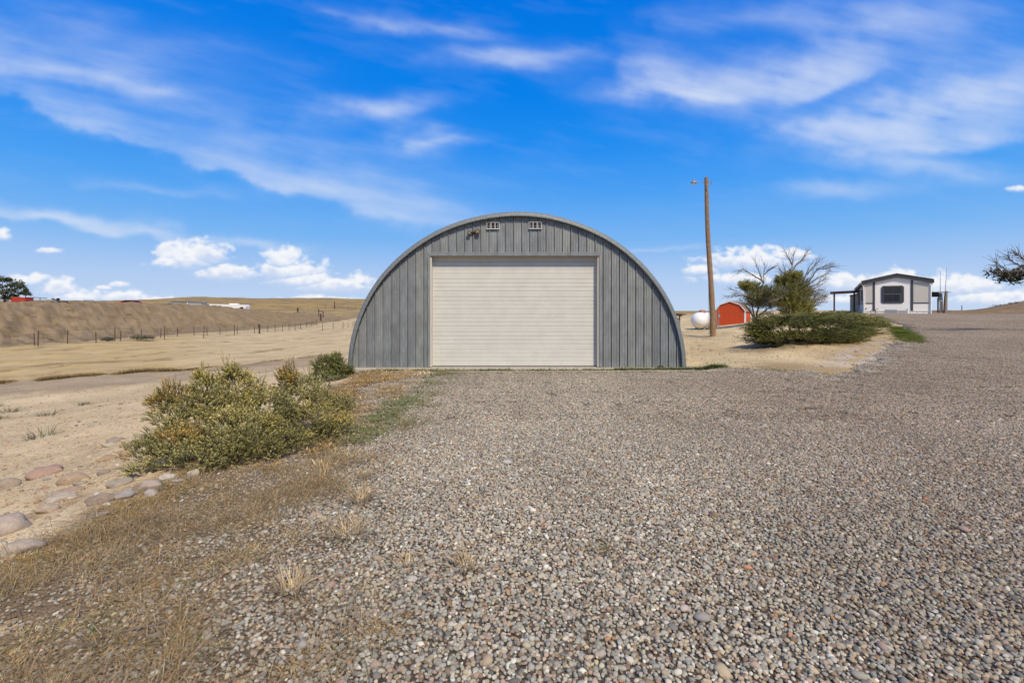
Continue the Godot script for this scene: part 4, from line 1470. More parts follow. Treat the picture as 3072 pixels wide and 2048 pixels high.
# ------------------------------------------------------------------ plants: leaf masses (x, y, z, half width, half height, tone) and limbs (radius, points) from each plant's foot
const SAGE := [
	[-0.55, 0.22, 0.10, 0.24, 0.12, 2],
	[-0.70, 0.12, 0.30, 0.20, 0.10, 2],
	[-0.80, 0.42, -0.20, 0.18, 0.10, 0],
	[-0.15, 0.46, -0.30, 0.30, 0.13, 0],
	[0.22, 0.42, -0.35, 0.28, 0.13, 2],
	[-0.45, 0.48, -0.25, 0.24, 0.12, 2],
	[0.55, 0.34, -0.55, 0.25, 0.12, 0],
	[-0.02, 0.30, -0.05, 0.30, 0.12, 2],
	[0.23, 0.68, -0.75, 0.12, 0.11, 1],
	[-0.30, 0.74, -0.55, 0.12, 0.08, 0],
	[0.45, 0.62, -0.75, 0.14, 0.10, 2],
	[-0.81, 0.51, -0.35, 0.23, 0.11, 1],
	[-0.92, 0.54, -0.25, 0.10, 0.08, 1],
	[-0.56, 0.64, -0.45, 0.16, 0.16, 0],
	[-0.65, 0.74, -0.45, 0.06, 0.08, 0],
	[-0.29, 0.65, -0.55, 0.19, 0.17, 0],
	[-0.37, 0.81, -0.55, 0.035, 0.07, 0],
	[0.22, 0.72, -0.75, 0.07, 0.09, 1],
	[0.01, 0.51, -0.55, 0.25, 0.14, 0],
	[0.32, 0.49, -0.65, 0.21, 0.16, 2],
	[0.55, 0.41, -0.85, 0.15, 0.16, 2],
	[0.78, 0.25, -1.05, 0.21, 0.19, 2],
	[0.80, 0.09, -0.85, 0.21, 0.14, 0],
	[-0.67, 0.35, -0.05, 0.15, 0.12, 2],
	[-0.40, 0.37, -0.15, 0.19, 0.10, 3],
	[0.15, 0.32, 0.05, 0.26, 0.13, 0],
	[0.51, 0.24, -0.35, 0.25, 0.13, 3],
	[-0.36, 0.22, 0.25, 0.23, 0.11, 1],
	[0.03, 0.18, 0.30, 0.24, 0.13, 2],
	[0.36, 0.19, 0.25, 0.25, 0.13, 3],
	[0.59, 0.13, -0.05, 0.21, 0.10, 3],
	[-0.46, 0.13, 0.40, 0.17, 0.09, 2],
	[-0.08, 0.08, 0.45, 0.24, 0.09, 2],
	[0.24, 0.08, 0.40, 0.19, 0.08, 3],
	[-0.57, 0.02, 0.55, 0.10, 0.05, 2],
	[0.47, 0.07, 0.15, 0.16, 0.06, 3],
	[0.72, 0.07, -0.55, 0.18, 0.07, 3],
]
const JUNIPER := [
	[-0.60, 0.05, 1.35, 0.60, 0.22, 0],
	[0.50, 0.07, 0.75, 0.55, 0.24, 0],
	[-1.30, 0.09, 1.70, 0.55, 0.22, 0],
	[1.60, 0.14, -0.10, 0.60, 0.24, 0],
	[-1.83, 0.10, 2.00, 0.88, 0.23, 0],
	[-0.20, 0.13, 1.00, 0.93, 0.31, 0],
	[1.39, 0.17, 0.00, 0.78, 0.33, 0],
	[-2.43, 0.46, 1.80, 0.38, 0.15, 1],
	[-0.85, 0.50, 0.50, 0.95, 0.25, 0],
	[0.88, 0.56, -0.50, 1.00, 0.26, 1],
	[2.38, 0.55, -1.50, 0.81, 0.32, 0],
	[4.16, 0.49, -3.00, 0.58, 0.23, 1],
	[5.43, 0.38, -4.00, 0.34, 0.14, 0],
	[-0.79, 0.59, -0.50, 0.67, 0.20, 1],
	[0.62, 0.74, -1.50, 0.88, 0.18, 1],
	[1.82, 0.74, -2.00, 0.90, 0.18, 1],
	[3.22, 0.74, -3.00, 0.49, 0.15, 1],
	[0.29, -0.01, 1.20, 0.61, 0.17, 0],
	[-2.38, 0.01, 2.20, 0.35, 0.14, 0],
	[-2.42, 0.20, 2.00, 0.32, 0.15, 0],
]
const PINE_A := [
	[-0.11, 2.14, 0.00, 0.59, 0.32, 0],
	[0.07, 1.80, 0.60, 0.78, 0.42, 0],
	[1.27, 1.84, -0.50, 0.65, 0.49, 0],
	[-0.15, 1.39, 0.30, 0.47, 0.47, 0],
	[0.79, 1.19, -0.40, 0.59, 0.32, 0],
	[-0.53, 2.30, 0.00, 0.32, 0.21, 1],
	[1.49, 1.51, -0.30, 0.48, 0.54, 0],
]
const PINE_B := [
	[-0.20, 0.62, 0.10, 0.66, 0.30, 1],
	[0.40, 0.66, 0.00, 0.55, 0.30, 1],
	[-0.95, 1.25, 0.40, 0.45, 0.36, 0],
	[-0.40, 2.23, 0.00, 0.55, 0.50, 0],
	[0.44, 2.15, -0.50, 0.51, 0.56, 0],
	[-0.83, 1.66, 0.50, 0.59, 0.49, 0],
	[-0.07, 1.47, 0.30, 0.69, 0.54, 0],
	[-0.62, 1.03, 0.40, 0.79, 0.44, 1],
	[0.35, 1.03, 0.00, 0.60, 0.45, 1],
	[-0.75, 2.38, 0.00, 0.25, 0.30, 0],
	[0.63, 1.80, -0.40, 0.40, 0.40, 0],
	[-0.15, 2.63, 0.00, 0.30, 0.25, 1],
]
const GREY_CROWN := [
	[0.00, 1.32, 0.00, 0.43, 0.37, 0],
	[0.43, 1.44, 0.00, 0.49, 0.31, 0],
	[0.62, 1.13, 0.00, 0.37, 0.37, 0],
	[0.06, 0.89, 0.00, 0.37, 0.31, 0],
]
const RIGHT_CROWN := [
	[-3.53, 2.70, 0.00, 0.20, 0.18, 0],
	[-3.21, 2.60, 0.00, 0.23, 0.20, 0],
	[-2.90, 2.48, 0.00, 0.27, 0.20, 0],
	[-2.59, 2.56, 0.00, 0.23, 0.18, 0],
	[-2.35, 2.64, 0.00, 0.27, 0.23, 0],
	[-2.55, 2.33, 0.00, 0.16, 0.14, 0],
	[-2.20, 2.45, 0.00, 0.20, 0.16, 0],
	[-3.02, 2.33, 0.00, 0.20, 0.10, 0],
	[-1.84, 2.76, 0.00, 0.35, 0.31, 0],
	[-1.45, 2.64, 0.00, 0.43, 0.31, 0],
	[-1.02, 3.07, 0.00, 0.47, 0.35, 0],
]
const LEFT_CROWN := [
	[-0.19, 3.78, 0.00, 0.72, 0.61, 0],
	[-0.96, 3.89, 0.00, 0.66, 0.66, 0],
	[1.29, 3.37, -0.50, 0.61, 0.78, 0],
	[2.23, 2.96, 0.00, 0.50, 0.50, 0],
	[1.26, 3.10, 0.40, 0.60, 0.33, 0],
	[1.33, 2.45, 0.30, 0.66, 0.49, 0],
	[0.12, 2.23, 0.30, 0.60, 0.49, 0],
	[0.31, 1.58, 0.00, 0.61, 0.39, 0],
	[1.30, 1.80, 0.00, 0.44, 0.33, 0],
	[-0.85, 2.90, 0.00, 0.66, 0.66, 0],
	[0.58, 3.89, 0.00, 0.33, 0.33, 0],
]
const LEFT_BUSH := [
	[-0.10, 2.05, 0.00, 0.49, 0.38, 0],
	[0.33, 1.83, 0.00, 0.32, 0.27, 0],
	[-0.54, 1.89, 0.00, 0.32, 0.27, 0],
	[0.06, 2.38, 0.00, 0.16, 0.22, 0],
]
const CORNER_BUSH := [
	[0.10, 0.16, 0.02, 0.34, 0.16, 0],
	[0.42, 0.15, 0.05, 0.24, 0.15, 0],
	[0.08, 0.39, -0.10, 0.40, 0.24, 0],
	[0.33, 0.29, 0.00, 0.26, 0.24, 0],
	[-0.07, 0.26, 0.00, 0.26, 0.20, 0],
	[0.18, 0.52, -0.10, 0.16, 0.14, 0],
	[0.52, 0.25, 0.10, 0.16, 0.16, 0],
]
const CORNER_WEED := [
	[-0.01, 0.09, 0.30, 0.36, 0.12, 0],
	[-0.22, 0.05, 0.40, 0.21, 0.10, 0],
	[0.30, 0.06, 0.30, 0.31, 0.12, 0],
	[0.58, 0.05, 0.20, 0.21, 0.10, 0],
]
const LIMBS_A := [
	[0.070, [[0.00, 0.01, 0.00], [-0.11, 0.44, 0.00], [-0.33, 0.97, -0.20], [-0.61, 1.35, -0.30], [-0.79, 1.54, -0.30]]],
	[0.070, [[0.03, 0.04, 0.00], [-0.15, 0.55, 0.20], [-0.31, 1.13, 0.30], [-0.83, 1.76, 0.40], [-2.02, 2.27, 0.60]]],
	[0.080, [[0.05, 0.07, 0.00], [0.21, 0.65, -0.20], [0.52, 1.40, -0.30], [0.68, 2.59, -0.30], [0.71, 3.87, -0.20]]],
	[0.060, [[0.05, 0.07, 0.00], [0.06, 0.55, 0.30], [0.49, 0.86, 0.40], [0.86, 1.18, 0.40], [1.28, 1.66, 0.30]]],
	[0.050, [[0.68, 2.59, -0.30], [0.52, 3.30, -0.50], [0.29, 4.02, -0.60]]],
	[0.050, [[0.63, 2.69, -0.30], [-0.06, 3.06, -0.10], [-0.75, 3.42, 0.00], [-1.04, 3.26, 0.00]]],
	[0.035, [[0.70, 3.07, -0.30], [0.90, 3.38, -0.10], [1.07, 3.53, 0.00]]],
	[0.040, [[-0.41, 1.71, 0.30], [-1.34, 1.75, 0.60], [-1.70, 1.71, 0.70]]],
	[0.030, [[-0.13, 1.62, -0.50], [-0.81, 1.91, -0.80], [-1.41, 1.75, -1.00]]],
	[0.040, [[0.16, 0.55, -0.10], [0.84, 0.60, -0.50], [1.43, 0.76, -0.80]]],
	[0.030, [[0.64, 1.33, 0.90], [0.49, 0.91, 1.00], [-0.13, 1.64, 1.00]]],
	[0.030, [[0.59, 1.12, 0.90], [0.49, 1.89, 1.10], [0.69, 2.09, 1.10]]],
]
const LIMBS_B := [
	[0.090, [[0.00, -0.01, 0.00], [-0.15, 0.98, 0.00], [-0.25, 2.23, 0.00], [-0.22, 2.98, -0.10], [-0.09, 3.49, -0.20], [0.12, 4.21, -0.30]]],
	[0.050, [[-0.09, 3.44, -0.20], [-0.29, 3.79, -0.20], [-0.51, 4.12, -0.20]]],
	[0.050, [[-0.19, 3.03, -0.10], [0.10, 3.47, 0.00], [0.39, 3.76, 0.10], [0.61, 4.16, 0.10]]],
	[0.050, [[-0.25, 2.28, 0.00], [-0.48, 2.80, -0.30], [-0.70, 3.17, -0.50]]],
	[0.030, [[-0.44, 2.69, -0.20], [-0.51, 3.35, -0.30]]],
	[0.080, [[-0.05, 0.48, 0.00], [0.27, 1.69, -0.20], [0.78, 2.75, -0.40], [1.30, 3.62, -0.50]]],
	[0.050, [[0.89, 2.86, -0.40], [1.28, 3.35, -0.30], [1.59, 3.74, -0.20]]],
	[0.055, [[0.31, 1.98, -0.10], [0.73, 2.51, 0.20], [1.05, 3.14, 0.40], [1.77, 3.43, 0.50]]],
	[0.040, [[1.00, 3.09, 0.40], [1.48, 3.13, 0.50], [1.88, 3.25, 0.60]]],
	[0.050, [[0.36, 1.88, -0.10], [1.34, 2.50, -0.40], [2.02, 2.82, -0.60], [2.49, 3.11, -0.70]]],
	[0.050, [[0.15, 1.48, 0.00], [0.67, 2.06, 0.30], [1.10, 2.31, 0.40], [1.47, 2.55, 0.40]]],
	[0.045, [[0.21, 1.28, -0.10], [1.09, 1.80, -0.40], [1.65, 1.95, -0.50], [1.93, 1.93, -0.50]]],
	[0.040, [[0.08, 1.38, 0.20], [0.50, 1.76, 0.50], [1.27, 2.29, 0.60]]],
	[0.050, [[0.00, 0.98, 0.00], [-0.73, 1.76, 0.50], [-1.34, 1.46, 0.90], [-2.07, 1.21, 1.20]]],
]
const GREY_LIMBS := [
	[0.060, [[-0.31, 0.20, 0.00], [-0.12, 0.58, 0.00], [0.31, 0.89, -0.10], [0.93, 1.14, -0.20]]],
	[0.050, [[-0.19, 0.51, 0.00], [-0.06, 0.95, 0.00], [0.12, 1.44, 0.00], [0.31, 1.75, 0.00]]],
	[0.050, [[-0.12, 0.58, 0.00], [0.00, 1.13, 0.30], [0.37, 1.49, 0.40], [0.64, 1.49, 0.50]]],
	[0.040, [[-0.25, 0.33, 0.00], [-0.07, 0.95, -0.30], [-0.01, 1.45, -0.40]]],
]
const RIGHT_LIMBS := [
	[0.050, [[-0.79, 3.15, 0.00], [-1.12, 3.49, -0.20], [-1.65, 3.26, -0.30], [-2.05, 3.50, -0.30], [-2.28, 3.62, -0.30]]],
	[0.050, [[-0.86, 2.92, 0.00], [-1.96, 2.93, 0.30], [-2.65, 2.80, 0.40], [-3.25, 2.72, 0.50], [-3.82, 3.06, 0.50], [-3.88, 3.12, 0.50]]],
	[0.050, [[-0.86, 3.07, 0.00], [-1.34, 3.11, -0.40], [-1.84, 3.08, -0.50], [-2.20, 3.32, -0.50], [-2.38, 3.56, -0.50]]],
	[0.040, [[-1.18, 2.84, 0.00], [-2.20, 2.66, 0.30], [-2.85, 2.70, 0.30], [-3.72, 2.78, 0.20]]],
	[0.040, [[-1.18, 2.95, 0.00], [-2.41, 3.02, 0.50], [-2.78, 3.24, 0.60], [-3.01, 3.51, 0.60]]],
]

func vec(a: Array) -> Vector3:
	return Vector3(a[0], a[1], a[2])

# short leafy sprays all over a lump, pointing outwards and upwards
func sprays(l: Leaves, st: SurfaceTool, q: Array, n: int, per: int, spray: float, leaf: float, wid: float, cols: Array, up: float, deep: float, flat := 0.8, out_k := 1.0, clumps := 0) -> void:
	var c := vec(q)
	var r := Vector3(q[3], q[4], maxf(q[3], q[4]) * flat)
	var centres := []
	for k in clumps:
		centres.append([udir(), rnd(0.55, 1.0), rnd(0.75, 1.25), rng.randi_range(0, cols.size() - 1)])
	for k in n:
		var u := udir()
		var tone := 1.0
		var pick := -1
		if clumps > 0:
			var cc: Array = centres[rng.randi_range(0, clumps - 1)]
			u = (cc[0] * cc[1] + u * 0.30)
			tone = cc[2]
			pick = cc[3] if rng.randf() < 0.65 else -1
		if u.y < -0.35:
			u.y *= -0.6
		var p := c + u * r * (pow(rng.randf(), deep) if clumps == 0 else 1.0)
		var dir := (u * out_k + Vector3.UP * up + udir() * 0.35).normalized()
		var col: Color = cols[pick if pick >= 0 else rng.randi_range(0, cols.size() - 1)]
		var kk := rnd(0.85, 1.15) * tone
		var len := spray * rnd(0.55, 1.2)
		if st != null:
			tube(st, p, p + dir * len * 0.9, wid * 0.22, wid * 0.1, 3)
		var sd := perp(dir)
		for m in per:
			var f := (m + 0.5) / per
			var w := rnd(0, TAU)
			var side := sd.rotated(dir, w)
			var ld := (dir * rnd(0.5, 1.0) + side * rnd(0.4, 0.9)).normalized()
			var q2 := kk * rnd(0.8, 1.22) * (0.85 + 0.3 * f)
			l.leaf(p + dir * len * f, ld, ld.cross(side).normalized().rotated(ld, rnd(-0.8, 0.8)), leaf * rnd(0.6, 1.25), wid * rnd(0.7, 1.3), Color(col.r * q2, col.g * q2, col.b * q2))

func build_plants() -> void:
	var st := nst()
	# --- the big sagebrush by the drive
	var foot := Vector3(-2.95, height(-2.95, -5.25), -5.25)
	var t := thing("sagebrush", "large straggly yellow green shrub at the left edge of the gravel drive", "shrub", foot)
	var l := Leaves.new()
	st = nst()
	var yg := [Color(0.374, 0.318, 0.084), Color(0.453, 0.386, 0.115), Color(0.295, 0.255, 0.067), Color(0.521, 0.442, 0.156)]
	var og := [Color(0.34, 0.23, 0.055), Color(0.42, 0.27, 0.06), Color(0.31, 0.255, 0.07), Color(0.24, 0.16, 0.045)]
	var gg := [Color(0.295, 0.272, 0.097), Color(0.362, 0.329, 0.120), Color(0.227, 0.216, 0.072), Color(0.431, 0.380, 0.144)]
	var dg := [Color(0.227, 0.209, 0.067), Color(0.284, 0.261, 0.082), Color(0.351, 0.311, 0.097), Color(0.182, 0.164, 0.048)]
	var sets := [yg, og, gg, dg]
	for q in SAGE:
		var area: float = q[3] * q[4] * 4.0
		var big: Array = [q[0], q[1] * 0.97 - 0.01, q[2], q[3] * 1.1, q[4] * 1.25, q[5]]
		sprays(l, st, big, int(60 + area * 1700.0), 24, 0.085, 0.0175, 0.0078, sets[q[5]], 0.45, 0.5, 0.85, 1.0, int(7 + area * 130.0))
	for k in 70:
		var q: Array = SAGE[rng.randi_range(0, SAGE.size() - 1)]
		if q[1] < 0.3:
			continue
		var tip: Array = [q[0] + rnd(-0.8, 0.8) * q[3], q[1] + q[4] * 0.9, q[2] + rnd(-0.1, 0.1), 0.02, 0.03, 0]
		sprays(l, st, tip, 5, 26, 0.17, 0.0175, 0.0078, sets[q[5]], 1.6, 0.5, 0.85, 0.5)
	for k in SAGE.size():
		var q: Array = SAGE[k]
		var base := Vector3(clampf(q[0] * 0.5, -0.45, 0.5) + rnd(-0.05, 0.05), 0.0, q[2] * 0.35)
		var tip := vec(q)
		var mid := base.lerp(tip, 0.55) + Vector3(rnd(-0.05, 0.05), -0.06, rnd(-0.05, 0.05))
		polytube(st, [base, mid, tip], [0.022, 0.014, 0.006], 5)
	obj("stems", st, M.bark, t)
	put("foliage", l.mesh(), M.leaf, t)
	# --- bushes at the building's left corner
	foot = Vector3(-4.95, height(-4.95, -13.1), -13.1)
	t = thing("corner_bush", "dark green bush against the left corner of the steel building", "bush", foot)
	l = Leaves.new()
	st = nst()
	for q in CORNER_BUSH:
		sprays(l, st, q, 170, 13, 0.15, 0.05, 0.014, [Color(0.13, 0.145, 0.035), Color(0.17, 0.175, 0.045), Color(0.22, 0.205, 0.06), Color(0.095, 0.105, 0.028)], 0.7, 0.5, 0.8, 1.0, 14)
		polytube(st, [Vector3(q[0] * 0.3, 0, 0), vec(q)], [0.015, 0.005], 4)
	obj("stems", st, M.bark, t)
	put("foliage", l.mesh(), M.leaf, t)
	t = thing("corner_weeds", "low grey green weeds in front of the dark corner bush", "weeds", foot)
	l = Leaves.new()
	st = nst()
	for q in CORNER_WEED:
		sprays(l, st, q, 110, 10, 0.13, 0.05, 0.013, [Color(0.17, 0.175, 0.085), Color(0.21, 0.21, 0.10), Color(0.13, 0.14, 0.06)], 1.2, 0.5)
		polytube(st, [Vector3(q[0], 0, q[2]), vec(q)], [0.01, 0.004], 4)
	obj("stems", st, M.bark, t)
	put("foliage", l.mesh(), M.leaf, t)
	# --- the spreading juniper
	foot = Vector3(11.2, 0.41, -19.0)
	t = thing("spreading_juniper", "wide low dark green juniper on the sandy rise before the mobile home", "juniper", foot)
	l = Leaves.new()
	st = nst()
	var jg := [Color(0.088, 0.102, 0.014), Color(0.122, 0.132, 0.018), Color(0.168, 0.168, 0.026), Color(0.058, 0.070, 0.011), Color(0.205, 0.195, 0.034)]
	for q in JUNIPER:
		var c := vec(q)
		var n := int(70 + q[3] * q[4] * 340.0)
		var knots := []
		for k in int(10 + q[3] * q[4] * 40.0):
			knots.append([udir(), rnd(0.6, 1.0), Vector3(rnd(-0.6, 0.6), rnd(-0.1, 0.2), rnd(-0.3, 0.5)), rnd(0.7, 1.25)])
		for k in n:
			var kn: Array = knots[rng.randi_range(0, knots.size() - 1)]
			var u: Vector3 = kn[0] * kn[1] + udir() * 0.28
			u.y = absf(u.y) * 0.9 - 0.15
			var p := c + u * Vector3(q[3] * 1.05, q[4] * 1.25, q[3] * 0.8)
			var out: Vector3 = (Vector3(p.x * 0.45, 0.0, p.z * 0.15 + 0.3) + kn[2] * 1.2 + udir() * 0.15)
			out.y = 0.0
			var dir := (out.normalized() + Vector3.UP * rnd(0.08, 0.38)).normalized()
			var len := rnd(0.45, 0.85)
			tube(st, p, p + dir * len, 0.007, 0.003, 3)
			var kk: float = rnd(0.85, 1.15) * kn[3]
			var sd := perp(dir)
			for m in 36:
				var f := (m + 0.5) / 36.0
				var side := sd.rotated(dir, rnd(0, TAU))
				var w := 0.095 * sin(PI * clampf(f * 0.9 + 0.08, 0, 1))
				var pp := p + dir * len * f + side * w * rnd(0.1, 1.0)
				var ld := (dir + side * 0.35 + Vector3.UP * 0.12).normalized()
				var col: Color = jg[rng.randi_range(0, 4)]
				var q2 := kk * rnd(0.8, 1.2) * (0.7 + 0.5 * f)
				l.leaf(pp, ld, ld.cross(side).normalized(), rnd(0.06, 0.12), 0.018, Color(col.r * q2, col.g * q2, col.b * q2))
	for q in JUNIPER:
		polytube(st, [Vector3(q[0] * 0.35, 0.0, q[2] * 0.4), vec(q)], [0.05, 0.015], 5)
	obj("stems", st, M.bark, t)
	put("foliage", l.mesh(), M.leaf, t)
	# --- two half dead trees, the grey tree, the tree at the right edge, the left tree and bush
	half_dead("half_dead_pine", "half dead pine with bare spars leaning left beside the red shed", Vector3(15.21, height(15.21, -31.0), -31.0), LIMBS_A, PINE_A)
	half_dead("half_dead_pine", "taller half dead pine with long bare spars sweeping right behind the juniper", Vector3(16.62, height(16.62, -29.0), -29.0), LIMBS_B, PINE_B)
	foot = Vector3(21.87, height(21.87, -36.0), -36.0)
	t = thing("bare_tree", "small bare greyish tree behind the right hand half dead pine", "tree", foot)
	st = nst()
	limbs(st, GREY_LIMBS)
	obj("trunk", st, M.dead_wood, t)
	l = Leaves.new()
	for q in GREY_CROWN:
		sprays(l, null, q, 130, 9, 0.4, 0.09, 0.012, [Color(0.20, 0.165, 0.125), Color(0.27, 0.23, 0.18), Color(0.15, 0.12, 0.09)], 0.5, 0.5)
	put("twigs", l.mesh(), M.leaf, t)
	foot = Vector3(24.9, height(24.9, -22.0), -22.0)
	t = thing("leafy_tree", "tree whose dark leafy branch reaches in at the right edge", "tree", foot)
	st = nst()
	polytube(st, [Vector3(0.1, -0.1, 0), Vector3(0.0, 1.2, 0), Vector3(-0.25, 2.2, 0), Vector3(-0.8, 3.1, 0)], [0.16, 0.13, 0.11, 0.06], 9)
	polytube(st, [Vector3(-0.05, 1.6, 0), Vector3(0.4, 2.6, 0.2), Vector3(0.7, 3.6, 0.1)], [0.09, 0.07, 0.03], 7)
	polytube(st, [Vector3(-0.25, 2.2, 0), Vector3(-0.75, 2.8, 0.1), Vector3(-1.2, 2.85, 0.0)], [0.08, 0.06, 0.05], 7)
	limbs(st, RIGHT_LIMBS)
	obj("trunk", st, M.bark, t)
	l = Leaves.new()
	for q in RIGHT_CROWN:
		sprays(l, null, q, int(26 + q[3] * q[4] * 220.0), 6, 0.2, 0.09, 0.055, [Color(0.035, 0.05, 0.018), Color(0.05, 0.06, 0.022), Color(0.09, 0.05, 0.02), Color(0.03, 0.038, 0.015)], 0.1, 0.6)
	put("crown", l.mesh(), M.leaf, t)
	foot = Vector3(-65.68, height(-65.68, -64.0), -64.0)
	t = thing("broadleaf_tree", "dark broadleaf tree on top of the earth bank at the left edge", "tree", foot)
	st = nst()
	polytube(st, [Vector3(0, -0.3, 0), Vector3(0.1, 1.2, 0), Vector3(0.2, 2.4, 0)], [0.16, 0.13, 0.08], 8)
	for q in LEFT_CROWN:
		polytube(st, [Vector3(0.05, 0.8 + rnd(0, 0.8), 0), vec(q)], [0.07, 0.02], 5)
	obj("trunk", st, M.bark, t)
	l = Leaves.new()
	for q in LEFT_CROWN:
		sprays(l, null, q, 95, 8, 0.22, 0.14, 0.075, [Color(0.05, 0.075, 0.02), Color(0.075, 0.095, 0.025), Color(0.10, 0.075, 0.02), Color(0.035, 0.05, 0.018)], 0.3, 0.5)
	put("crown", l.mesh(), M.leaf, t)
	foot = Vector3(-61.92, height(-61.92, -63.0), -63.0)
	t = thing("round_bush", "round dark bush standing over the red trailer on the bank", "bush", foot)
	st = nst()
	polytube(st, [Vector3(0, -0.2, 0), Vector3(0, 1.0, 0), Vector3(0, 1.9, 0)], [0.08, 0.06, 0.03], 6)
	obj("trunk", st, M.bark, t)
	l = Leaves.new()
	for q in LEFT_BUSH:
		sprays(l, null, q, 110, 9, 0.2, 0.12, 0.04, [Color(0.04, 0.065, 0.025), Color(0.055, 0.08, 0.03), Color(0.08, 0.08, 0.025)], 0.6, 0.5)
	put("crown", l.mesh(), M.leaf, t)
	# grey green shrub at the fence, and brush on the bank's far end and the right skyline
	var low := [
		["fence_shrub", "grey green shrub growing against the wire fence", -36.9, 49.5, 1.1, 0.34], ["fence_shrub", "tiny brown shrub left of the grey green one at the fence", -38.6, 47.2, 0.45, 0.2],
		["bank_brush", "low dark brush on the bank beside the long grey shed", -63.0, 92.0, 1.6, 1.15],
	]
	for q in low:
		t = thing(q[0], q[1], "shrub", Vector3(q[2], height(q[2], -q[3]), -q[3]))
		l = Leaves.new()
		for k in 5:
			var o: float = (k - 2.0) * q[4] * 0.36
			sprays(l, null, [o, q[5] * 0.6, rnd(-0.2, 0.2), q[4] * 0.35, q[5] * 0.55, 0], 70, 8, 0.22, 0.13, 0.035, [Color(0.13, 0.13, 0.085), Color(0.16, 0.155, 0.10), Color(0.10, 0.095, 0.06)], 0.8, 0.5)
		put("foliage", l.mesh(), M.leaf, t)
		st = nst()
		for k in 5:
			tube(st, Vector3(0, -0.05, 0), Vector3((k - 2.0) * q[4] * 0.36, q[5] * 0.7, 0), 0.02, 0.008, 4)
		obj("stems", st, M.bark, t)
	t = thing("skyline_brush", "dark dry brush along the crest of the dirt hill at the right", "brush")
	t.set_meta("kind", "stuff")
	l = Leaves.new()
	for k in 90:
		var d := 66.0 + rnd(-3.0, 5.0)
		var x := d * rnd(0.975, 1.15)
		sprays(l, null, [x, height(x, -d) - 0.12, -d, 0.6, 0.14, 0], 14, 8, 0.25, 0.13, 0.03, [Color(0.10, 0.09, 0.04), Color(0.14, 0.10, 0.05), Color(0.08, 0.075, 0.035)], 0.9, 0.5)
	put("foliage", l.mesh(), M.leaf, t)

func limbs(st: SurfaceTool, list: Array) -> void:
	for b in list:
		var pts := []
		for p in b[1]:
			pts.append(vec(p))
		var fine := []
		for i in pts.size() - 1:
			for k in 3:
				fine.append(pts[i].lerp(pts[i + 1], k / 3.0) + udir() * (0.025 if k > 0 else 0.0))
		fine.append(pts[-1])
		var rr := []
		for i in fine.size():
			rr.append(lerpf(b[0], 0.008, pow(float(i) / (fine.size() - 1), 0.8)))
		polytube(st, fine, rr, 6)
		# side twigs on the outer two thirds
		for i in range(fine.size() / 3, fine.size()):
			for k in 5:
				var dir: Vector3 = (fine[i] - fine[i - 1]).normalized()
				var w := (dir + perp(dir).rotated(dir, rnd(0, TAU)) * rnd(0.4, 0.9)).normalized()
				var a: Vector3 = fine[i].lerp(fine[i - 1], rng.randf())
				var len := rnd(0.15, 0.7)
				var m := a + w * len * 0.5
				var e := m + (w + dir * 0.3 + udir() * 0.25).normalized() * len * 0.5
				polytube(st, [a, m, e], [0.010, 0.007, 0.004], 3)

func half_dead(called: String, label: String, foot: Vector3, list: Array, crown: Array) -> void:
	var t := thing(called, label, "tree", foot)
	var st := nst()
	limbs(st, list)
	obj("trunk", st, M.dead_wood, t)
	var l := Leaves.new()
	st = nst()
	for q in crown:
		var c := vec(q)
		var cols := [Color(0.15, 0.155, 0.03), Color(0.19, 0.185, 0.038), Color(0.115, 0.12, 0.026), Color(0.24, 0.22, 0.055)] if q[5] == 0 else [Color(0.235, 0.235, 0.035), Color(0.29, 0.275, 0.045), Color(0.185, 0.19, 0.03), Color(0.34, 0.305, 0.065)]
		for k in 190:
			var u := udir()
			var p := c + u * Vector3(q[3], q[4], q[3] * 0.8) * pow(rng.randf(), 0.45)
			var dir := (Vector3(u.x, 0, u.z) * 0.8 + Vector3.UP * rnd(0.3, 0.9) + udir() * 0.3).normalized()
			var len := rnd(0.2, 0.42)
			tube(st, p - dir * 0.1, p + dir * len, 0.006, 0.003, 3)
			var sd := perp(dir)
			var kk := rnd(0.75, 1.25)
			for m in 22:
				var side := sd.rotated(dir, rnd(0, TAU))
				var ld := (dir * rnd(0.6, 1.1) + side * 0.55).normalized()
				var col: Color = cols[rng.randi_range(0, 3)]
				var q2 := kk * rnd(0.8, 1.2)
				l.leaf(p + dir * len * rng.randf(), ld, ld.cross(side).normalized(), rnd(0.09, 0.17), 0.014, Color(col.r * q2, col.g * q2, col.b * q2))
	obj("twigs", st, M.dead_wood, t)
	put("needles", l.mesh(), M.leaf, t)

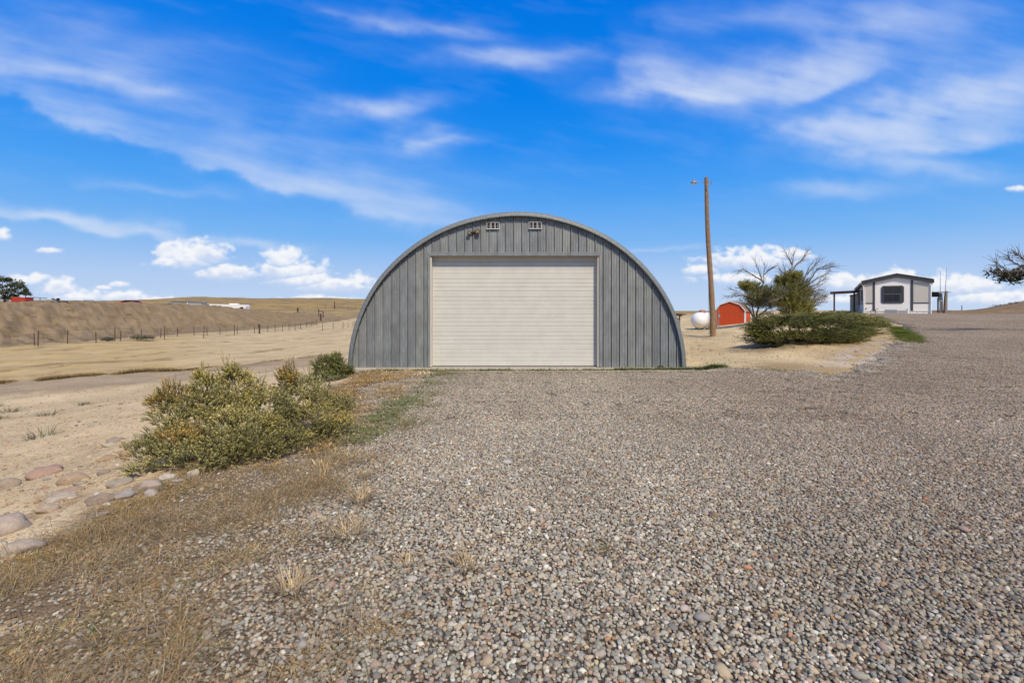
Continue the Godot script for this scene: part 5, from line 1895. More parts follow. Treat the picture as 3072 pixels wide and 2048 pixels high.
# ------------------------------------------------------------------ things beside and behind the workshop
func build_right() -> void:
	var st := nst()
	# utility pole
	var g := height(10.28, -25.3)
	var t := thing("utility_pole", "tall weathered brown wooden pole leaning slightly left beside the red shed", "utility pole", Vector3(10.28, g, -25.3))
	st = nst()
	var pts := []
	var rr := []
	for k in 15:
		var f := k / 14.0
		pts.append(Vector3(-0.37 * f + 0.03 * sin(f * 7.0), -0.2 + 8.3 * f, 0.0))
		rr.append(lerpf(0.145, 0.095, f) * (1.0 + 0.03 * sin(f * 31.0)))
	polytube(st, pts, rr, 14)
	obj("pole", st, M.pole_wood, t)
	st = nst()
	box(st, Vector3(-0.37, 7.55, 0.10), Vector3(0.05, 0.22, 0.05), Basis.IDENTITY, 0.008)
	obj("lamp_bracket", st, M.grey_wood, t)
	st = nst()
	box(st, Vector3(-0.18, 7.86, 0.02), Vector3(0.22, 0.03, 0.03), Basis(Vector3.FORWARD, -0.35), 0.004)
	box(st, Vector3(-0.10, 7.78, 0.03), Vector3(0.03, 0.20, 0.03), Basis(Vector3.FORWARD, 0.3), 0.004)
	obj("insulator_bracket", st, M.grey_wood, t)
	st = nst()
	tube(st, Vector3(-0.24, 0.1, 0.11), Vector3(-0.28, 3.2, 0.10), 0.012, 0.012, 6)
	obj("ground_wire", st, M.wire, t)
	t = thing("yard_light", "pale lamp on a thin curved arm at the top of the wooden pole", "lamp", Vector3(9.91, g + 7.8, -25.3))
	st = nst()
	polytube(st, [Vector3(-0.08, 0.0, 0.0), Vector3(-0.25, 0.07, 0.05), Vector3(-0.42, 0.08, 0.08), Vector3(-0.56, 0.06, 0.10)], [0.013, 0.012, 0.012, 0.012], 7)
	obj("arm", st, M.galvanised, t)
	st = nst()
	lathe(st, Vector3(-0.66, 0.0, 0.11), [Vector2(0.0, 0.19), Vector2(0.04, 0.18), Vector2(0.045, 0.10), Vector2(0.10, 0.08), Vector2(0.15, 0.03), Vector2(0.155, 0.0)], 18)
	obj("hood", st, M.galvanised, t)
	st = nst()
	lathe(st, Vector3(-0.66, -0.12, 0.11), [Vector2(0.0, 0.0), Vector2(0.06, 0.02), Vector2(0.10, 0.06), Vector2(0.11, 0.12)], 18)
	obj("globe", st, M.white_paint, t)
	# propane tank seen from its end
	g = height(12.1, -32.0)
	t = thing("propane_tank", "white rounded propane tank with a rusty lid behind the wooden pole", "tank", Vector3(12.1, g, -32.0), -0.62)
	st = nst()
	var prof := [Vector2(0.0, -1.5)]
	for k in 9:
		var w := PI / 2 * (k + 1) / 9.0
		prof.append(Vector2(sin(w) * 0.52, -0.98 - cos(w) * 0.52))
	for k in 10:
		var w := PI / 2 * k / 9.0
		prof.append(Vector2(cos(w) * 0.52, 0.98 + sin(w) * 0.52))
	lathe(st, Vector3(0, 0.62, -1.0), prof, 28, Basis(Vector3.RIGHT, PI / 2))
	obj("body", st, M.tank_white, t)
	st = nst()
	lathe(st, Vector3(0, 1.10, -0.7), [Vector2(0.22, 0.0), Vector2(0.22, 0.10), Vector2(0.18, 0.17), Vector2(0.0, 0.20)], 18)
	obj("lid", st, M.rust_red, t)
	for zz in [-0.25, -1.75]:
		for xx in [-0.25, 0.25]:
			st = nst()
			box(st, Vector3(xx, 0.08, zz), Vector3(0.10, 0.24, 0.22), Basis.IDENTITY, 0.01)
			obj("leg", st, M.galvanised, t)
	# crooked post with a pipe between tank and pole
	g = height(11.75, -28.5)
	t = thing("pipe_post", "crooked wooden post with a pipe riser between tank and pole", "post", Vector3(11.75, g, -28.5))
	st = nst()
	polytube(st, [Vector3(0.06, -0.1, 0), Vector3(0.0, 0.6, 0), Vector3(-0.03, 1.12, 0)], [0.05, 0.045, 0.04], 8)
	obj("post", st, M.grey_wood, t)
	st = nst()
	polytube(st, [Vector3(-0.04, 0.55, 0.06), Vector3(-0.06, 1.0, 0.06), Vector3(0.12, 1.28, 0.06)], [0.035, 0.035, 0.03], 7)
	obj("brace", st, M.grey_wood, t)
	st = nst()
	tube(st, Vector3(0.13, -0.05, 0.05), Vector3(0.13, 1.1, 0.05), 0.022, 0.022, 7, true)
	box(st, Vector3(0.13, 0.75, 0.07), Vector3(0.12, 0.16, 0.08), Basis.IDENTITY, 0.015)
	obj("riser", st, M.galvanised, t)
	# pole shelter behind the workshop's right end
	g = height(9.7, -29.5)
	t = thing("pole_shelter", "low open wooden shelter half hidden behind the workshop's right end", "shelter", Vector3(9.2, g, -29.5))
	for q in [[0.78, 0.0], [-0.9, 0.0], [0.78, -1.6], [-0.9, -1.6]]:
		st = nst()
		polytube(st, [Vector3(q[0], -0.1, q[1]), Vector3(q[0], 0.6, q[1]), Vector3(q[0] + 0.01, 1.04 + (0.06 if q[0] < 0 else 0.0), q[1])], [0.05, 0.045, 0.045], 7)
		obj("post", st, M.grey_wood, t)
	st = nst()
	box(st, Vector3(-0.05, 1.16, -0.8), Vector3(2.2, 0.06, 2.2), Basis(Vector3.FORWARD, 0.10), 0.01)
	obj("roof", st, M.shade_brown, t)
	st = nst()
	box(st, Vector3(-0.05, 1.085, 0.0), Vector3(2.0, 0.09, 0.07), Basis(Vector3.FORWARD, 0.10), 0.008)
	tube(st, Vector3(0.78, 0.7, 0.0), Vector3(0.45, 1.08, 0.0), 0.025, 0.025, 6)
	obj("beam", st, M.grey_wood, t)
	# pipe lying on the sand
	t = thing("surface_pipe", "thin pale pipe lying across the sand before the red shed", "pipe")
	st = nst()
	var pp := []
	var pr := []
	for k in 9:
		var x := lerpf(11.1, 13.6, k / 8.0)
		pp.append(Vector3(x, height(x, -24.6 + k * 0.02) + 0.03, -24.6 + k * 0.02))
		pr.append(0.022)
	polytube(st, pp, pr, 7)
	obj("pipe", st, M.jamb, t)
	build_shed()
	build_home()

func build_shed() -> void:
	var g := height(15.3, -36.0)
	var t := thing("red_shed", "small bright red barn shaped shed with white trim and brown roof", "shed", Vector3(15.85, g - 0.1, -36.0), -0.62)
	t.scale = Vector3.ONE * 0.78
	# gable outline (gambrel), front at z = 0, depth to -2.6
	var w := 1.32
	var out := [Vector2(-w, 0), Vector2(w, 0), Vector2(w, 1.48), Vector2(0.86, 2.05), Vector2(0.0, 2.36), Vector2(-0.86, 2.05), Vector2(-w, 1.48)]
	var st: SurfaceTool
	for z in [0.0, -2.6]:
		st = nst()
		var p := []
		for q in out:
			p.append(Vector3(q.x, q.y, z))
		if z < 0.0:
			p.reverse()
		for k in range(1, p.size() - 1):
			face(st, [p[0], p[k], p[k + 1]])
		obj("gable_wall", st, M.barn_red, t)
	for s in [-1.0, 1.0]:
		st = nst()
		var p := [Vector3(s * w, 0, 0), Vector3(s * w, 0, -2.6), Vector3(s * w, 1.48, -2.6), Vector3(s * w, 1.48, 0)]
		if s < 0:
			p.reverse()
		face(st, p)
		obj("side_wall", st, M.barn_red, t)
		# the roof's two slopes on this side
		st = nst()
		for q in [[Vector2(w + 0.10, 1.40), Vector2(0.88, 2.10)], [Vector2(0.90, 2.09), Vector2(0.0, 2.415)]]:
			var a: Vector2 = q[0]
			var b: Vector2 = q[1]
			var d := Vector3((b.x - a.x) * s, b.y - a.y, 0)
			var mid := Vector3((a.x + b.x) * 0.5 * s, (a.y + b.y) * 0.5, -1.33)
			var ang := atan2(d.y, d.x)
			box(st, mid, Vector3(d.length(), 0.035, 2.72), Basis(Vector3.BACK, ang))
		obj("roof", st, M.shingle, t)
		# white trim along the gable edge and at the corners
		st = nst()
		for q in [[Vector2(w + 0.06, 1.42), Vector2(0.87, 2.06)], [Vector2(0.87, 2.055), Vector2(0.0, 2.37)]]:
			var a: Vector2 = q[0]
			var b: Vector2 = q[1]
			var d := Vector3((b.x - a.x) * s, b.y - a.y, 0)
			box(st, Vector3((a.x + b.x) * 0.5 * s, (a.y + b.y) * 0.5 + 0.01, 0.06), Vector3(d.length() + 0.03, 0.09, 0.05), Basis(Vector3.BACK, atan2(d.y, d.x)))
		obj("gable_trim", st, M.white_paint, t)
		st = nst()
		box(st, Vector3(s * (w - 0.03), 0.74, 0.016), Vector3(0.13, 1.46, 0.03), Basis.IDENTITY, 0.005)
		box(st, Vector3(s * (w + 0.014), 0.74, -0.07), Vector3(0.03, 1.46, 0.14), Basis.IDENTITY, 0.005)
		box(st, Vector3(s * (w + 0.014), 0.74, -2.54), Vector3(0.03, 1.46, 0.12), Basis.IDENTITY, 0.005)
		obj("corner_trim", st, M.white_paint, t)
	# upright siding joints and the door outline on the gable
	for k in 5:
		st = nst()
		box(st, Vector3(-0.9 + k * 0.45, 0.9, 0.004), Vector3(0.03, 1.78, 0.012))
		obj("batten", st, M.barn_red, t)

func build_home() -> void:
	var g := 1.24
	var t := thing("mobile_home", "white single wide mobile home with dark roof edge on the rise", "house", Vector3(34.2, g - 0.05, -48.0), -0.575)
	var W := 4.9
	var D := 18.0
	var eave := 3.05
	var peak := 3.62
	var st := nst()
	# body
	var fr := [Vector3(0, 0.36, 0), Vector3(W, 0.36, 0), Vector3(W, eave, 0), Vector3(W / 2, peak, 0), Vector3(0, eave, 0)]
	for k in [1, 2, 3]:
		face(st, [fr[0], fr[k], fr[k + 1]])
	obj("end_wall", st, M.home_white, t)
	st = nst()
	face(st, [Vector3(0, 0.36, -D), Vector3(0, 0.36, 0), Vector3(0, eave, 0), Vector3(0, eave, -D)])
	obj("side_wall", st, M.home_grey, t)
	st = nst()
	face(st, [Vector3(W, 0.36, 0), Vector3(W, 0.36, -D), Vector3(W, eave, -D), Vector3(W, eave, 0)])
	obj("side_wall", st, M.home_white, t)
	st = nst()
	for k in [1, 2, 3]:
		face(st, [fr[0] + Vector3(0, 0, -D), fr[k + 1] + Vector3(0, 0, -D), fr[k] + Vector3(0, 0, -D)])
	obj("end_wall", st, M.home_white, t)
	# roof and its dark edge boards
	st = nst()
	for s in [-1.0, 1.0]:
		var run := W / 2 + 0.22
		var ang := atan2(peak - eave, W / 2)
		box(st, Vector3(W / 2 + s * run / 2, peak + 0.30 - sin(ang) * run * 0.5, -D / 2), Vector3(run / cos(ang), 0.05, D + 0.5), Basis(Vector3.BACK, -s * ang))
	obj("roof", st, M.home_white, t)
	for s in [-1.0, 1.0]:
		st = nst()
		var run := W / 2 + 0.2
		var ang := atan2(peak - eave, W / 2)
		for z in [0.17, -D - 0.17]:
			box(st, Vector3(W / 2 + s * run / 2, peak + 0.10 - sin(ang) * run * 0.5, z), Vector3(run / cos(ang), 0.36, 0.05), Basis(Vector3.BACK, -s * ang), 0.008)
		box(st, Vector3(W / 2 + s * (run + 0.03), eave + 0.03, -D / 2), Vector3(0.05, 0.26, D + 0.4), Basis.IDENTITY, 0.008)
		obj("fascia", st, M.home_trim, t)
	st = nst()
	box(st, Vector3(-0.31, eave + 0.08, -D / 2), Vector3(0.10, 0.10, D + 0.4), Basis.IDENTITY, 0.02)
	tube(st, Vector3(-0.31, eave + 0.04, 0.12), Vector3(-0.09, eave - 0.28, 0.06), 0.045, 0.045, 8)
	tube(st, Vector3(-0.09, eave - 0.28, 0.06), Vector3(-0.06, 0.05, 0.06), 0.045, 0.045, 8, true)
	obj("gutter", st, M.home_white, t)
	st = nst()
	tube(st, Vector3(W + 0.20, eave - 0.05, 0.08), Vector3(W + 0.03, eave - 0.35, 0.07), 0.045, 0.045, 8)
	tube(st, Vector3(W + 0.03, eave - 0.35, 0.07), Vector3(W + 0.03, 0.0, 0.07), 0.05, 0.05, 8, true)
	obj("downspout", st, M.home_white, t)
	# tinted upper panels at both ends of the front, trim bands
	for q in [[0.09, 0.64, eave - 0.02], [3.70, 4.80, eave - 0.02]]:
		st = nst()
		box(st, Vector3((q[0] + q[1]) / 2, (1.16 + q[2]) / 2, 0.008), Vector3(q[1] - q[0], q[2] - 1.16, 0.016))
		obj("wall_panel", st, M.home_grey, t)
		st = nst()
		box(st, Vector3((q[0] + q[1]) / 2, 1.12, 0.018), Vector3(q[1] - q[0], 0.085, 0.036), Basis.IDENTITY, 0.004)
		obj("trim_band", st, M.home_trim, t)
	for q in [[0.72, eave + 0.10], [3.58, eave + 0.18]]:
		st = nst()
		box(st, Vector3(q[0], (0.40 + q[1]) / 2, 0.024), Vector3(0.17, q[1] - 0.40, 0.048), Basis.IDENTITY, 0.006)
		obj("trim_band", st, M.home_trim, t)
	# front window with clipped corners
	var wn := Node3D.new()
	wn.name = "window"
	t.add_child(wn)
	wn.position = Vector3(2.14, 1.93, 0.0)
	wn.scale = Vector3(0.93, 0.96, 1.0)
	var hw := 0.92
	var hh := 0.86
	var c := 0.14
	var oct := [Vector2(-hw, -hh + c), Vector2(-hw + c, -hh), Vector2(hw - c, -hh), Vector2(hw, -hh + c), Vector2(hw, hh - c), Vector2(hw - c, hh), Vector2(-hw + c, hh), Vector2(-hw, hh - c)]
	var ihw := 0.70
	var ihh := 0.72
	var inn := [Vector2(-ihw, -ihh), Vector2(-ihw, -ihh), Vector2(ihw, -ihh), Vector2(ihw, -ihh), Vector2(ihw, ihh), Vector2(ihw, ihh), Vector2(-ihw, ihh), Vector2(-ihw, ihh)]
	st = nst()
	for k in 8:
		var j := (k + 1) % 8
		face(st, [Vector3(oct[k].x, oct[k].y, 0.05), Vector3(oct[j].x, oct[j].y, 0.05), Vector3(inn[j].x, inn[j].y, 0.05), Vector3(inn[k].x, inn[k].y, 0.05)])
		face(st, [Vector3(oct[k].x, oct[k].y, 0.0), Vector3(oct[j].x, oct[j].y, 0.0), Vector3(oct[j].x, oct[j].y, 0.05), Vector3(oct[k].x, oct[k].y, 0.05)])
		if inn[k] != inn[j]:
			face(st, [Vector3(inn[k].x, inn[k].y, 0.05), Vector3(inn[j].x, inn[j].y, 0.05), Vector3(inn[j].x, inn[j].y, 0.01), Vector3(inn[k].x, inn[k].y, 0.01)])
	obj("frame", st, M.home_trim, wn)
	for s in [-1.0, 1.0]:
		st = nst()
		box(st, Vector3(s * 0.35, 0, 0.012), Vector3(0.68, 1.42, 0.012))
		obj("pane", st, M.glass, wn)
	st = nst()
	box(st, Vector3(0, 0, 0.028), Vector3(0.045, 1.43, 0.03), Basis.IDENTITY, 0.004)
	obj("mullion", st, M.home_trim, wn)
	st = nst()
	box(st, Vector3(0, 0.05, 0.026), Vector3(1.36, 0.035, 0.018))
	box(st, Vector3(0.64, -0.33, 0.026), Vector3(0.03, 0.72, 0.018))
	obj("sash_bar", st, M.frame_grey, wn)
	# skirting panels and odds and ends against it
	for k in 10:
		st = nst()
		box(st, Vector3(0.25 + k * 0.49, 0.16, -0.02), Vector3(0.475, 0.42, 0.03), Basis.IDENTITY, 0.004)
		obj("skirting_panel", st, M.home_white, t)
	st = nst()
	box(st, Vector3(W / 2, 0.385, 0.01), Vector3(W, 0.04, 0.05), Basis.IDENTITY, 0.006)
	obj("sill_strip", st, M.home_white, t)
	for k in 18:
		st = nst()
		box(st, Vector3(0.02, 0.16, -0.5 - k * 1.0), Vector3(0.03, 0.42, 0.98), Basis.IDENTITY, 0.004)
		obj("skirting_panel", st, M.home_white, t)
	# the long side: trim bands, windows and a door under the porch
	st = nst()
	box(st, Vector3(-0.018, 1.12, -D / 2), Vector3(0.036, 0.085, D - 0.2), Basis.IDENTITY, 0.004)
	obj("trim_band", st, M.home_trim, t)
	st = nst()
	box(st, Vector3(-0.008, 0.74, -D / 2), Vector3(0.016, 0.62, D - 0.1))
	obj("wall_panel", st, M.home_white, t)
	for z in [-2.4, -4.8, -7.2, -9.6, -14.0]:
		st = nst()
		box(st, Vector3(-0.02, (eave + 0.4) / 2, z), Vector3(0.04, eave - 0.4, 0.10), Basis.IDENTITY, 0.004)
		obj("trim_band", st, M.home_trim, t)
	for z in [-3.6, -6.0]:
		st = nst()
		box(st, Vector3(-0.02, 2.0, z), Vector3(0.04, 1.1, 1.0), Basis.IDENTITY, 0.006)
		obj("side_window", st, M.home_trim, t)
	st = nst()
	box(st, Vector3(-0.03, 1.45, -11.4), Vector3(0.06, 2.05, 0.95), Basis.IDENTITY, 0.01)
	obj("door", st, M.redwood, t)
	# porch on the long side
	st = nst()
	box(st, Vector3(-1.45, 2.62, -12.6), Vector3(2.85, 0.22, 3.4), Basis(Vector3.BACK, 0.04), 0.01)
	obj("porch_roof", st, M.redwood, t)
	for q in [[-2.45, -11.3], [-2.45, -13.9], [-0.5, -11.1]]:
		st = nst()
		box(st, Vector3(q[0], 1.25, q[1]), Vector3(0.17, 2.6, 0.17), Basis.IDENTITY, 0.01)
		obj("porch_post", st, M.redwood, t)
	st = nst()
	box(st, Vector3(-0.3, 1.35, -17.0), Vector3(0.9, 2.1, 2.8), Basis.IDENTITY, 0.01)
	obj("addition", st, M.home_grey, t)
	st = nst()
	box(st, Vector3(-0.32, 2.42, -17.0), Vector3(1.0, 0.10, 3.0), Basis(Vector3.BACK, 0.25), 0.01)
	obj("addition_roof", st, M.home_trim, t)
	st = nst()
	box(st, Vector3(0.12, 0.62, 0.03), Vector3(0.10, 0.12, 0.06), Basis.IDENTITY, 0.01)
	obj("outlet_box", st, M.frame_grey, t)
	# things standing before the skirting
	var fx := Vector3(cos(0.575), 0, sin(0.575))
	var fz := Vector3(-sin(0.575), 0, cos(0.575))
	var org := Vector3(34.2, 0, -48.0)
	var p := org + fx * 2.0 + fz * 0.35
	t = thing("grey_board", "dark grey board leaning against the mobile home's skirting", "board", Vector3(p.x, height(p.x, p.z), p.z), -0.575)
	st = nst()
	box(st, Vector3(0, 0.19, 0), Vector3(0.95, 0.38, 0.04), Basis(Vector3.RIGHT, -0.2), 0.006)
	obj("board", st, M.frame_grey, t)
	p = org + fx * 2.85 + fz * 0.3
	t = thing("light_board", "light grey panel right of the dark board under the window", "board", Vector3(p.x, height(p.x, p.z), p.z), -0.575)
	st = nst()
	box(st, Vector3(0, 0.16, 0), Vector3(0.62, 0.34, 0.05), Basis(Vector3.RIGHT, -0.15), 0.006)
	obj("board", st, M.shed_grey, t)
	p = org + fx * 3.25 + fz * 0.25
	t = thing("white_standpipe", "short white standpipe before the mobile home's right half", "pipe", Vector3(p.x, height(p.x, p.z), p.z), 0.0)
	st = nst()
	lathe(st, Vector3.ZERO, [Vector2(0.08, -0.05), Vector2(0.08, 0.42), Vector2(0.10, 0.43), Vector2(0.10, 0.50), Vector2(0.0, 0.52)], 12)
	obj("pipe", st, M.white_paint, t)
	p = org + fx * 0.72 + fz * 0.2
	t = thing("water_spigot", "dark bent spigot pipe at the mobile home's left corner", "pipe", Vector3(p.x, height(p.x, p.z), p.z), -0.575)
	st = nst()
	polytube(st, [Vector3(-0.25, -0.05, 0), Vector3(-0.25, 0.32, 0), Vector3(-0.05, 0.34, 0), Vector3(-0.05, 0.2, 0)], [0.02, 0.02, 0.02, 0.02], 7)
	obj("pipe", st, M.dark, t)
	st = nst()
	polytube(st, [Vector3(0.12, -0.05, 0), Vector3(0.12, 0.36, 0), Vector3(0.3, 0.46, 0)], [0.03, 0.03, 0.03], 7)
	obj("drain", st, M.dark, t)
	# shade roof at the right end
	var sx := 40.6
	var sz := -49.5
	g = height(sx, sz)
	t = thing("shade_roof", "open dark timber shade roof at the right end of the mobile home", "shelter", Vector3(sx, g, sz))
	st = nst()
	box(st, Vector3(0.55, 2.06, 0), Vector3(3.2, 0.06, 2.6), Basis(Vector3.BACK, -0.01), 0.01)
	obj("roof_sheet", st, M.grey_wood, t)
	st = nst()
	box(st, Vector3(0.2, 1.80, 0.9), Vector3(2.2, 0.42, 0.08), Basis.IDENTITY, 0.01)
	obj("beam", st, M.dark, t)
	for q in [[0.22, 0.9, 0.15], [0.62, -0.2, 0.09], [0.98, -0.2, 0.09], [-1.3, 0.9, 0.12]]:
		st = nst()
		box(st, Vector3(q[0], 0.8, q[1]), Vector3(q[2], 1.75, q[2]), Basis.IDENTITY, 0.01)
		obj("post", st, M.dark, t)
	st = nst()
	box(st, Vector3(-0.02, 1.45, 0.9), Vector3(0.55, 0.07, 0.07), Basis(Vector3.BACK, -0.75))
	box(st, Vector3(0.8, 0.42, -0.2), Vector3(0.5, 0.06, 0.06))
	obj("brace", st, M.dark, t)
	t = thing("dark_crate", "dark low crate under the shade roof", "crate", Vector3(sx - 0.35, g, sz + 0.6))
	st = nst()
	for k in 3:
		box(st, Vector3(0, 0.12 + k * 0.19, 0), Vector3(1.0, 0.17, 0.6), Basis.IDENTITY, 0.01)
	obj("crate", st, M.shade_brown, t)
	# meter pedestal
	var mx := 42.35
	var mz := -49.0
	g = height(mx, mz)
	t = thing("meter_pedestal", "grey electric meter box on a wooden post right of the shade roof", "meter", Vector3(mx, g, mz))
	st = nst()
	box(st, Vector3(-0.18, 0.7, 0.0), Vector3(0.10, 1.6, 0.10), Basis.IDENTITY, 0.01)
	box(st, Vector3(0.22, 0.7, -0.06), Vector3(0.20, 1.6, 0.10), Basis.IDENTITY, 0.01)
	obj("post", st, M.redwood, t)
	st = nst()
	box(st, Vector3(-0.05, 1.55, 0.10), Vector3(0.36, 0.82, 0.16), Basis.IDENTITY, 0.02)
	obj("meter_box", st, M.shed_grey, t)
	st = nst()
	lathe(st, Vector3(-0.12, 1.72, 0.18), [Vector2(0.09, 0.0), Vector2(0.09, 0.08), Vector2(0.0, 0.12)], 12, Basis(Vector3.RIGHT, PI / 2))
	obj("meter", st, M.frame_grey, t)
	st = nst()
	tube(st, Vector3(-0.02, 0.0, 0.1), Vector3(-0.02, 1.15, 0.1), 0.05, 0.05, 8)
	obj("conduit", st, M.frame_grey, t)
	t = thing("steel_post", "stout grey tapering post right of the meter box", "post", Vector3(mx + 0.55, g, mz))
	st = nst()
	polytube(st, [Vector3(-0.02, -0.1, 0), Vector3(0.02, 1.1, 0), Vector3(0.08, 2.2, 0)], [0.17, 0.15, 0.12], 10)
	obj("post", st, M.grey_wood, t)
	for q in [[0.12, 4.25, 0.10, "thin grey antenna mast, left of the two by the meter box"], [0.62, 4.55, 0.32, "thin grey antenna mast, right and taller of the two by the meter box"]]:
		t = thing("antenna_mast", q[3], "antenna", Vector3(mx + q[0], g, mz - 0.15), 0.0, "antenna masts")
		st = nst()
		polytube(st, [Vector3(0, -0.1, 0), Vector3(0.05, 2.0, 0), Vector3(q[2] * 0.6, q[1], 0)], [0.035, 0.03, 0.015], 7)
		obj("mast", st, M.galvanised, t)
		st = nst()
		tube(st, Vector3(0.02, 1.1, 0.0), Vector3(0.02, 1.2, 0.12), 0.03, 0.03, 6)
		obj("clamp", st, M.galvanised, t)
	# far post on the skyline
	t = thing("skyline_post", "lone far post on the skyline right of the mobile home", "post", Vector3(72.7, height(72.7, -80.0), -80.0))
	st = nst()
	tube(st, Vector3(0, -0.2, 0), Vector3(0, 0.9, 0), 0.06, 0.05, 6, true)
	obj("post", st, M.dark, t)

# ------------------------------------------------------------------ the left field: fences, gate timbers and what stands on the bank
func fence(called: String, label: String, list: Array, h: float, rows: int, cell: float) -> void:
	var t := thing(called, label, "fence")
	for k in list.size():
		var q: Array = list[k]
		var g := height(q[0], -q[1])
		var st := nst()
		var hh: float = h * rnd(0.92, 1.1)
		var lean := Vector3(rnd(-0.06, 0.06), 0, rnd(-0.04, 0.04))
		# a T section post
		var top := Vector3(q[0], g + hh, -q[1]) + lean
		var foot := Vector3(q[0], g - 0.15, -q[1])
		tube(st, foot, top, 0.038, 0.034, 5, true)
		tube(st, foot + Vector3(0, 0, -0.035), top + Vector3(0, -0.02, -0.035), 0.015, 0.015, 4, true)
		obj("post", st, M.rust, t)
	var st := nst()
	for k in list.size() - 1:
		var a := Vector3(list[k][0], height(list[k][0], -list[k][1]), -list[k][1] + 0.06)
		var b := Vector3(list[k + 1][0], height(list[k + 1][0], -list[k + 1][1]), -list[k + 1][1] + 0.06)
		for r in rows:
			var y := 0.08 + (h - 0.2) * r / (rows - 1)
			var m := (a + b) * 0.5 + Vector3(0, y - 0.02, 0)
			tube(st, a + Vector3(0, y, 0), m, 0.009, 0.009, 3)
			tube(st, m, b + Vector3(0, y, 0), 0.009, 0.009, 3)
		if cell > 0.0:
			var n := int(a.distance_to(b) / cell)
			for i in n:
				var p := a.lerp(b, (i + 0.5) / n)
				tube(st, p + Vector3(0, 0.06, 0), p + Vector3(0, h - 0.14, 0), 0.007, 0.007, 3)
	var w := obj("wire", st, M.wire, t)
	w.set_meta("kind", "stuff")

